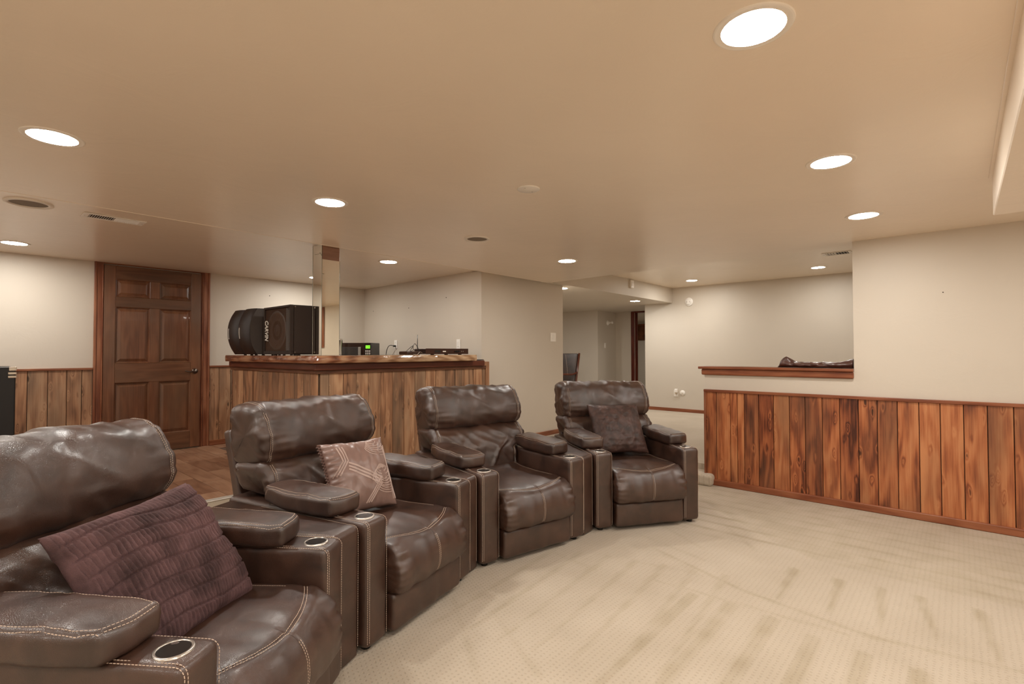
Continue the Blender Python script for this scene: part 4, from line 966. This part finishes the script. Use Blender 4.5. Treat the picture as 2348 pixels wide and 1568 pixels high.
def seat_bm():
    prof = [(.62, .425), (.45, .428), (.28, .432), (.12, .430), (.03, .420), (-.025, .398), (-.058, .360), (-.075, .310), (-.078, .260), (-.066, .220), (-.040, .200), (.02, .196), (.30, .20), (.62, .21)]
    def dd(q, n, s):
        x, y, z = q
        d = .007*noise.noise(Vector((x*4.5, y*4.5+2, z*6))) + .0035*noise.noise(Vector((x*13, y*6, z*4)))
        ed = gauss(abs(x)-.255, .045)
        d += .011*ed*noise.noise(Vector((x*4, y*18, z*36)))*ss(.2, -.1, y)
        # vertical drag folds on the front face
        d += .0065*ss(.0, -.8, n.y)*noise.noise(Vector((x*17, 3, z*3)))
        yt = -.012+.085*(x/.27)**2
        if n.z > .2: d -= .006*gauss(y-yt, .007); d += .006*gauss(y-yt+.03, .03)
        d += .010*gauss(x, .14)*ss(.05, .25, y)*0
        if y < .02: d -= .0045*gauss(x, .006)
        d += .006*(1-(x/.28)**2)
        return d
    return loft(prof, .276, .032, 56, disp=dd, dense=[0, .004, .008, .012], n=6)
def shell_bm():
    bm = softbox((0, 0, 0), (.338, .030, .335), .018, (16, 3, 16), disp=lambda p, n: .003*nz(p.x, p.y, p.z, 6, 3))
    bmesh.ops.transform(bm, matrix=Matrix.Translation((0, .958, .530)) @ Matrix.Rotation(R(-14), 4, 'X'), verts=bm.verts); return bm
def arm_bm(s):
    def wp(q): return q
    def dd(p, n):
        d = .0022*nz(p.x, p.y, p.z, 9, s) + .0015*nz(p.x, p.y, p.z, 25, s)
        if n.y < -.5: d += .004*(1-(p.x/.065)**2)
        if n.z > .5: d += .003*gauss(p.y+.36, .06)
        return d
    return softbox((s*AX, .455, .285), (AH, .455, .263), .026, (6, 30, 14), disp=dd)
def pad_bm(s):
    def dd(p, n):
        d = .005*nz(p.x, p.y, p.z, 11, 4+s)
        if n.z > .2: d += .007*abs(nz(p.x*1.0-p.y*.8, p.y*.45, 0, 22, 2+s))*gauss(p.y-.02, .2)
        d += .004*gauss(p.z-.012, .012)*noise.noise(Vector((p.x*30, p.y*45, s)))
        return d
    def wp(q):
        # inner front corner runs ahead of the outer one, tail narrows towards the backrest
        k = ss(-.16, -.22, q.y); q.y -= -s*0*k
        if q.y > .08: q.x -= -s*.0; q.x *= 1-.22*ss(.08, .22, q.y)
        q.x *= 1-.10*ss(-.15, -.225, q.y)
        if q.y < -.10: q.y += .022*ss(.0, .085, s*q.x)*ss(-.10, -.2, q.y)
        q.z += .010*ss(.0, .22, q.y)
        return q
    return softbox((s*.356, .395, .589), (.093, .232, .041), .022, (10, 22, 4), puff=(.004, .006, .010), disp=dd, warp=wp)
def foot_bm():
    return softbox((0, .06, .112), (.268, .088, .084), .022, (24, 4, 6), puff=(0, .006, 0), disp=lambda p, n: .004*nz(p.x, p.y, p.z, 9, 9)+.003*noise.noise(Vector((p.x*20, 1, p.z*3)))*(1 if n.y < -.5 else 0))
def make_recliner():
    root = empty('recliner', (0, 0, 0))
    parts = {}
    def add(name, bm, mat=LEATHER, parent=root, smooth=True, **k):
        return link(name, bm, mat, parent, smooth=smooth, **k)
    b = seat_bm(); tr_ = bvh(b); seat = add('seat', b)
    st = bmesh.new()
    for o in (-.0055, .0055):
        pts = shoot(tr_, [(x/100, -.012+.085*(x/27)**2+o, .6) for x in range(-26, 27)], (0, 0, -1)); dashes(st, pts)
        pts = shoot(tr_, [(o, -.3, .385-.0062*i) for i in range(29)], (0, 1, 0)); dashes(st, pts)
    for sg in (-1, 1): dashes(st, shoot(tr_, [(sg*.232, .60-.02*i, .6) for i in range(25)], (0, 0, -1)), wd=.0007)
    add('stitching', st, THREAD, seat, smooth=False, kind='stuff', label='tan double stitching')
    b = head_bm(); tr_ = bvh(b); hd = add('head_cushion', b); st = bmesh.new()
    def back_st(tr_, z0, z1, top):
        for sg in (-1, 1):
            for o in (-.0058, .0058):
                pts = shoot(tr_, [(sg*(SEAM+o), 0, z0+(z1-z0)*i/40) for i in range(41)], (0, 1, 0)); dashes(st, pts)
                if top: dashes(st, shoot(tr_, [(sg*(SEAM+o), .74+.17*i/12, 1.4) for i in range(13)], (0, 0, -1)))
    back_st(tr_, .722, .965, True); add('stitching', st, THREAD, hd, smooth=False, kind='stuff')
    b = lumb_bm(); tr_ = bvh(b); lb = add('lumbar_cushion', b); st = bmesh.new(); 
    for sg in (-1, 1):
        for o in (-.0058, .0058):
            pts = []
            for i in range(40):
                z = .712-(.712-.50)*i/39; f = .70+.30*ss(.55, .60, z); pts += shoot(tr_, [(sg*(SEAM+o)*f, 0, z)], (0, 1, 0))
            dashes(st, pts)
    add('stitching', st, THREAD, lb, smooth=False, kind='stuff')
    add('back_shell', shell_bm())
    add('footrest', foot_bm())
    add('base', nbox(-.25, .25, .10, .85, .012, .19, .004), DARK, smooth=False)
    for s in (-1, 1):
        arm = add('arm', arm_bm(s)); st = bmesh.new()
        z_t, y_f, r = AT+.0012, -.0012, .026
        for xx, n2 in ((s*AX-AH+.010, (0, .010)), (s*AX+AH-.009, (0,))):
            for o in n2:
                x = xx+o; drop = .0042 if abs(x-s*AX) > AH-.012 else .0012
                pts = [(x, .60-.03*i, z_t-drop*.6) for i in range(19)]
                for k in range(6): a = k/5*math.pi/2; pts.append((x, y_f+r-r*math.sin(a)-(.0), z_t-drop*.6-r+r*math.cos(a)))
                pts += [(x, y_f+drop*.5-.0012, AT-r-.02*i) for i in range(1, 25)]
                tr2 = None
                dashes(st, pts)
        add('stitching', st, THREAD, arm, smooth=False, kind='stuff')
        cupx = s*AX
        ring = lathe(bmesh.new(), [(.0362, .0), (.0366, .0020), (.0380, .0028), (.0425, .0024), (.0448, .0008), (.0455, -.003)], 40)
        ch_ = add('cup_holder', ring, simple('steel_cup_ring', (.55, .50, .45), .28, metal=.9) if 'steel_cup_ring' not in bpy.data.materials else bpy.data.materials['steel_cup_ring'], arm, label='steel ringed cup holder')
        ch_.location = (cupx, .074, AT+.0030)
        cup = lathe(bmesh.new(), [(.0366, .0), (.030, -.0002), (.0005, -.0004)], 32); cc = add('cup_well', cup, bpy.data.materials.get('cup_black') or simple('cup_black', (.010, .009, .009), .25), arm); cc.location = (cupx, .074, AT+.0042)
        b = pad_bm(s); tr_ = bvh(b); pad = add('arm_pad', b); st = bmesh.new()
        # double line round the upper edge of the pad
        for ins in (.0065, .0165):
            c = (s*.356, .395); pts = []
            hx, hy = .093-ins, .232-ins
            ctr = [(-hx*.80, hy), (-hx, .08), (-hx, -hy*.80), (-hx*.86, -hy), (hx*.86, -hy), (hx, -hy*.80), (hx, .08), (hx*.80, hy)]
            poly = []
            for p0, p1 in zip(ctr, ctr[1:]):
                for i in range(12): t = i/12; poly.append((c[0]+p0[0]*(1-t)+p1[0]*t, c[1]+p0[1]*(1-t)+p1[1]*t + (.022*ss(0, .085, s*(p0[0]*(1-t)+p1[0]*t))*ss(-.10, -.2, p0[1]*(1-t)+p1[1]*t)), .9))
            dashes(st, shoot(tr_, poly, (0, 0, -1)))
        add('stitching', st, THREAD, pad, smooth=False, kind='stuff')
    for x in (-.36, .36):
        for y in (.05, .85): add('foot', cyl(bmesh.new(), (x, y, 0), .02, .024, 10), BLACK)
    return root
def kids(o): return [c for c in bpy.data.objects if c.parent == o]
def copy_tree(o, parent=None):
    ch = kids(o); c = o.copy(); COL.objects.link(c)
    if parent: c.parent = parent
    for k in ch: copy_tree(k, c)
    return c
proto = make_recliner()
LAB = {1: 'nearest brown leather recliner, with the ribbed plum pillow', 2: 'second brown leather recliner, holding the pink patterned pillow', 3: 'third brown leather recliner, the one without a pillow', 4: 'farthest dark brown leather recliner, holding the crushed velvet pillow'}
rec = {}
for k in (2, 1, 3, 4):
    o = proto if k == 2 else copy_tree(proto)
    o.location = (RC[k][0], RC[k][1], 0); o.rotation_euler = (0, 0, R(RC[k][2])); o['label'] = LAB[k]; o['category'] = 'recliner'; o['group'] = 'curved row of home theater recliners'; rec[k] = o
def L2W(k, x, y, z=0):
    a = R(RC[k][2]); return Vector((RC[k][0]+x*math.cos(a)-y*math.sin(a), RC[k][1]+x*math.sin(a)+y*math.cos(a), z))
# wedge consoles between neighbouring arms
WL = {1: 'wedge console between the two nearest recliners', 2: 'wedge console between the second recliner and the third', 3: 'wedge console beside the farthest recliner, left of it'}
for k in (1, 2, 3):
    ao = AX+AH+.006
    A = L2W(k, ao, .030); B = L2W(k+1, -ao, .030); C_ = L2W(k+1, -ao, .86); D = L2W(k, ao, .86)
    if k == 3: pass
    cen = (A+B+C_+D)/4
    bmw = softbox((0, 0, 0), (1, 1, .263), .024, (10, 20, 10))
    # square -> quad mapping keeps the rounded edges
    bmw.free(); bmw = bmesh.new()
    r = .024
    def outline(ins):
        P4 = [A.xy, B.xy, C_.xy, D.xy]; out = []
        c2 = sum(P4, Vector((0, 0)))/4
        for i in range(4):
            p0, p1, p2 = P4[i-1], P4[i], P4[(i+1) % 4]
            e1 = (p0-p1).normalized(); e2 = (p2-p1).normalized(); rad = r+.004
            ang = math.acos(max(-1, min(1, e1.dot(e2)))); tl = rad/math.tan(ang/2); c = p1+(e1+e2).normalized()*(rad/math.sin(ang/2))
            s0 = p1+e1*tl; s1 = p1+e2*tl; a0 = math.atan2(s0.y-c.y, s0.x-c.x); a1 = math.atan2(s1.y-c.y, s1.x-c.x)
            da = (a1-a0+math.pi) % (2*math.pi)-math.pi
            for j in range(7):
                a = a0+da*j/6; out.append(c+Vector((math.cos(a), math.sin(a)))*(rad-min(ins, rad*.98)) )
            L_ = (P4[(i+1) % 4]-p1).length; 
            s1n = p1+e2*tl; pn = P4[(i+1) % 4]; e2n = e2
            inn = Vector((-e2.y, e2.x)); inn = inn if inn.dot(c2-p1) > 0 else -inn
            ang2 = math.acos(max(-1, min(1, (p1-pn).normalized().dot((P4[(i+2) % 4]-pn).normalized())))); tl2 = rad/math.tan(ang2/2)
            q0 = p1+e2*tl; q1 = pn-e2*tl2
            for j in range(1, 12): out.append(q0.lerp(q1, j/12)+inn*ins)
        return out
    rows = []
    zs = [(.012, .008)] + [(.02, 0)] + [(.02+(AT-.024-.02)*i/10, 0) for i in range(1, 11)] + [(AT-.024+.024*math.sin(t*math.pi/12), .024*(1-math.cos(t*math.pi/12))) for t in range(1, 7)]
    for z, ins in zs:
        rows.append([bmw.verts.new((q.x-cen.x, q.y-cen.y, z-.006+.0015*nz(q.x, q.y, z, 14, k))) for q in outline(ins)])
    for a, b in zip(rows, rows[1:]):
        for i in range(len(a)): bmw.faces.new((a[i], a[(i+1) % len(a)], b[(i+1) % len(a)], b[i]))
    top = rows[-1]
    for fct in (.75, .5, .25):
        nr = [bmw.verts.new((v.co.x*fct+0, v.co.y*fct, AT-.006+.004*(1-fct)+.003*nz(v.co.x*fct, v.co.y*fct, 0, 9, k))) for v in rows[-1]]
        for i in range(len(top)): bmw.faces.new((top[i], top[(i+1) % len(top)], nr[(i+1) % len(top)], nr[i]))
        top = nr
    bmw.faces.new(top); bmw.faces.new(rows[0][::-1]); bmesh.ops.recalc_face_normals(bmw, faces=bmw.faces)
    wroot = empty('wedge_console', (cen.x, cen.y, 0), label=WL[k], cat='console', group='wedge consoles between the recliners')
    body = link('body', bmw, LEATHER, wroot, smooth=True)
    st = bmesh.new(); u = (B-A).normalized(); vdir = Vector((-u.y, u.x, 0)); vdir = vdir if vdir.dot(D-A) > 0 else -vdir
    for P0, P1, sg in ((A, D, 1), (B, C_, -1)):
        e = (P1-P0).normalized()
        for o in ((.012, .022) if sg > 0 else (.012,)):
            base = P0+u*sg*o; pts = [(base+e*(.60-.03*i)) for i in range(19)]
            pts = [Vector((p.x-cen.x, p.y-cen.y, AT-.006-.0035+(.0028 if o > .02 else 0))) for p in pts]
            for j in range(6): a = j/5*math.pi/2; q = base+e*(.024-.024*math.sin(a)); pts.append(Vector((q.x-cen.x, q.y-cen.y, AT-.008-.024+.024*math.cos(a))))
            for i in range(1, 25): pts.append(Vector((base.x-cen.x-vdir.x*.0012, base.y-cen.y-vdir.y*.0012, AT-.03-.02*i)))
            dashes(st, pts)
    link('stitching', st, THREAD, body, kind='stuff')
# ------------------------------------------------------------------ throw pillows
def pillow_bm(hw, hh, th, n=44, pinch=.09, disp=None, square=False):
    bm = bmesh.new(); 
    def P(u, v, s):
        eu, ev = 1-abs(u)**2.6, 1-abs(v)**2.6
        x = u*hw*(1-pinch*(1-v*v)*abs(u)**2*.9); z = v*hh*(1-pinch*(1-u*u)*abs(v)**2*.9)
        y = s*th*(max(0, eu)*max(0, ev))**.55
        q = Vector((x, y, z))
        if disp: q = q+disp(u, v, s)
        return q
    f = [[bm.verts.new(P(i/n*2-1, j/n*2-1, -1)) for i in range(n+1)] for j in range(n+1)]
    bk = [[f[j][i] if i in (0, n) or j in (0, n) else bm.verts.new(P(i/n*2-1, j/n*2-1, 1)) for i in range(n+1)] for j in range(n+1)]
    for g, fl in ((f, 0), (bk, 1)):
        for j in range(n):
            for i in range(n):
                q = (g[j][i], g[j][i+1], g[j+1][i+1], g[j+1][i]); bm.faces.new(q[::-1] if fl else q)
    bmesh.ops.recalc_face_normals(bm, faces=bm.faces)
    return bm
def place(o, right, upv, center):
    """local x -> right, local z -> up, local -y faces out"""
    x = right.normalized(); z = (upv-x*upv.dot(x)).normalized(); y = z.cross(x)
    o.matrix_world = Matrix(((x.x, y.x, z.x, center.x), (x.y, y.y, z.y, center.y), (x.z, y.z, z.z, center.z), (0, 0, 0, 1)))
def fabric(name, c1, c2, rough=.8, sheen=.6, bumpf=None, bs=.004, bst=.5, nscale=12):
    m, nt, b = newmat(name); tc = N(nt, 'ShaderNodeTexCoord')
    n1 = N(nt, 'ShaderNodeTexNoise', i_Scale=float(nscale), i_Detail=5.0); L(nt, tc.outputs['Object'], n1.inputs['Vector'])
    r = ramp(nt, [(.35, c1), (.65, c2)]); L(nt, n1.outputs['Fac'], r.inputs[0]); L(nt, r.outputs[0], b.inputs['Base Color'])
    n2 = N(nt, 'ShaderNodeTexNoise', i_Scale=500.0, i_Detail=3.0); L(nt, tc.outputs['Object'], n2.inputs['Vector'])
    bp = N(nt, 'ShaderNodeBump', i_Strength=bst, i_Distance=bs*.3); L(nt, n2.outputs['Fac'], bp.inputs['Height']); L(nt, bp.outputs[0], b.inputs['Normal'])
    b.inputs['Roughness'].default_value = rough; b.inputs['Sheen Weight'].default_value = sheen; b.inputs['Sheen Roughness'].default_value = .4; b.inputs['Sheen Tint'].default_value = col(c2)
    return m
# ribbed plum faux fur pillow on the nearest recliner
def d_fur(u, v, s):
    if s > 0: return Vector((0, .004*nz(u, v, 1, 4, 1), 0))
    rowsn = 8; rr = (v+1)/2*rowsn+.25*math.sin(u*3); ri = math.floor(rr); fr_ = rr-ri
    col_ = (u+1)/2*36+(ri % 2)*.5+.6*nz(u, v, ri, 2, 4)
    rib = abs(math.sin(col_*math.pi))**.6; edge = .35+.65*ss(0, .12, fr_)*ss(1, .88, fr_)
    e = ss(1, .92, abs(u))*ss(1, .92, abs(v))
    return Vector((.003*nz(u, v, 0, 8, 1)+.012*nz(u, v, 0, 1.3, 4), .014*nz(u, v, 0, 1.6, 7)-(.013*rib*edge+.003*nz(u, v, 0, 9, 3))*e, .003*nz(u, v, 2, 7, 2)))
FUR = fabric('plum_faux_fur', (.042, .018, .018), (.135, .068, .069), .85, .7, nscale=9, bst=.9, bs=.008)
p1 = link('throw_pillow', pillow_bm(.246, .228, .082, 170, .07, d_fur), FUR, smooth=True, label='ribbed plum fur throw pillow tilted on the nearest recliner', cat='pillow')
def four(k, tl, tr, br, off=(0, 0, 0)):
    TL, TR, BR = (L2W(k, *q[:2], q[2]) for q in (tl, tr, br))
    return TL, TR, BR
TL, TR, BR = four(1, (-.275, .53, .760), (.205, .50, .785), (.225, .265, .450)); cen = (TL+BR)/2
place(p1, TR-TL, (TR-BR), cen + Vector((.010, -.012, -.008)))
# pink satin pillow with line pattern and ruffled side, second recliner
def d_pink(u, v, s):
    g = Vector((0, 0, 0))
    if u < -.55: g += Vector((.0, -s*-.004*math.sin(v*38)*ss(-.55, -.95, u), 0))
    g += Vector((.004*nz(u, v, 3, 3, 5), .006*nz(u*1.5, v*.8, 5, 4, 8), .005*nz(u, v, 1, 3, 6)))
    return g
PINK = fabric('mauve_satin', (.175, .105, .087), (.25, .158, .132), .34, .2, nscale=5, bst=.15)
LINE = simple('pale_pink_print', (.40, .29, .25), .4)
pb = pillow_bm(.182, .190, .072, 70, .06, d_pink); tp = bvh(pb)
p2 = link('throw_pillow', pb, PINK, smooth=True, label='mauve satin pillow with pale looping line pattern on the second recliner', cat='pillow')
pat = bmesh.new()
def ribbon(pts, wd):
    out = shoot(tp, [(x, -.4, z) for x, z in pts], (0, 1, 0), off=.0012)
    if len(out) < 2: return
    prev = None
    for i, p in enumerate(out):
        t = (out[min(i+1, len(out)-1)]-out[max(i-1, 0)]).normalized(); sd = t.cross(Vector((0, 1, 0))).normalized()*wd/2
        a, b = pat.verts.new(p+sd), pat.verts.new(p-sd)
        if prev: pat.faces.new((prev[0], a, b, prev[1]))
        prev = (a, b)
def seg(a, b, n=16): return [(a[0]+(b[0]-a[0])*i/n, a[1]+(b[1]-a[1])*i/n) for i in range(n+1)]
for o in (0, .017, .034): ribbon(seg((-.075-o*.2, .060-o), (.090-o*.2, -.045-o)), .009)
for o in (0, .014, .028): ribbon(seg((-.085-o, .150), (-.075-o, .070), 8)+seg((-.075-o, .070), (-.13-o, .0), 8), .007)
for o in (0, .013, .026): ribbon(seg((.085-o, -.07), (.010-o, -.155), 8), .006)
for i in range(7):
    r_ = .018+.0115*i
    ribbon([(.085+.006*i+r_*math.cos(a/20*math.pi*2)*1.0, .150-.0075*i+r_*.55*math.sin(a/20*math.pi*2)+.02) for a in range(10, 21)], .0042)
    ribbon([(.100+.004*i+r_*math.cos(a/20*math.pi*2)*1.0, .015-.0095*i+r_*.6*math.sin(a/20*math.pi*2)) for a in range(-4, 15)], .0042)
    ribbon([(.105+.004*i+r_*.9*math.cos(a/20*math.pi*2), -.045-.006*i+r_*.5*math.sin(a/20*math.pi*2)) for a in range(8, 21)], .0042)
for o in range(4): ribbon(seg((.172-.008*o, .13), (.180-.009*o, -.16), 14), .0035)
pl = link('line_pattern', pat, LINE, p2, label='pale looping line print')
rf = bmesh.new(); prev = None
for i in range(121):
    v = -1+2*i/120; a = (-.182+.018*(1-v*v), .0, v*.188); w_ = Vector((a[0]+.004, .006*math.sin(v*75)-.002, a[2])); w2 = Vector((a[0]-.016, .012*math.sin(v*75+.5)-.004, a[2]))
    q = (rf.verts.new(w_), rf.verts.new(w2))
    if prev: rf.faces.new((prev[0], q[0], q[1], prev[1]))
    prev = q
link('ruffle', rf, PINK, p2, smooth=True)
TL, TR, BR = four(2, (-.20, .560, .785), (.165, .455, .780), (.165, .285, .452)); cen = (TL+BR)/2
place(p2, TR-TL, (TR-BR), cen)
# crushed velvet pillow on the farthest recliner
def d_vel(u, v, s):
    c = abs(noise.noise(Vector((u*4, v*4, 3))))+.5*abs(noise.noise(Vector((u*9, v*9, 5))))
    return Vector((.004*nz(u, v, 1, 3, 1), s*-.0+(.010*c if s < 0 else 0)-.004, .004*nz(u, v, 4, 3, 2)))
VEL = fabric('crushed_brown_velvet', (.022, .009, .006), (.075, .035, .027), .5, .25, nscale=16, bst=.6)
p4 = link('throw_pillow', pillow_bm(.225, .215, .075, 70, .07, d_vel), VEL, smooth=True, label='dark crushed velvet pillow on the farthest recliner', cat='pillow')
TL, TR, BR = four(4, (-.265, .585, .835), (.165, .575, .825), (.225, .34, .452)); cen = (TL+BR)/2
place(p4, TR-TL, (TR-BR), cen)
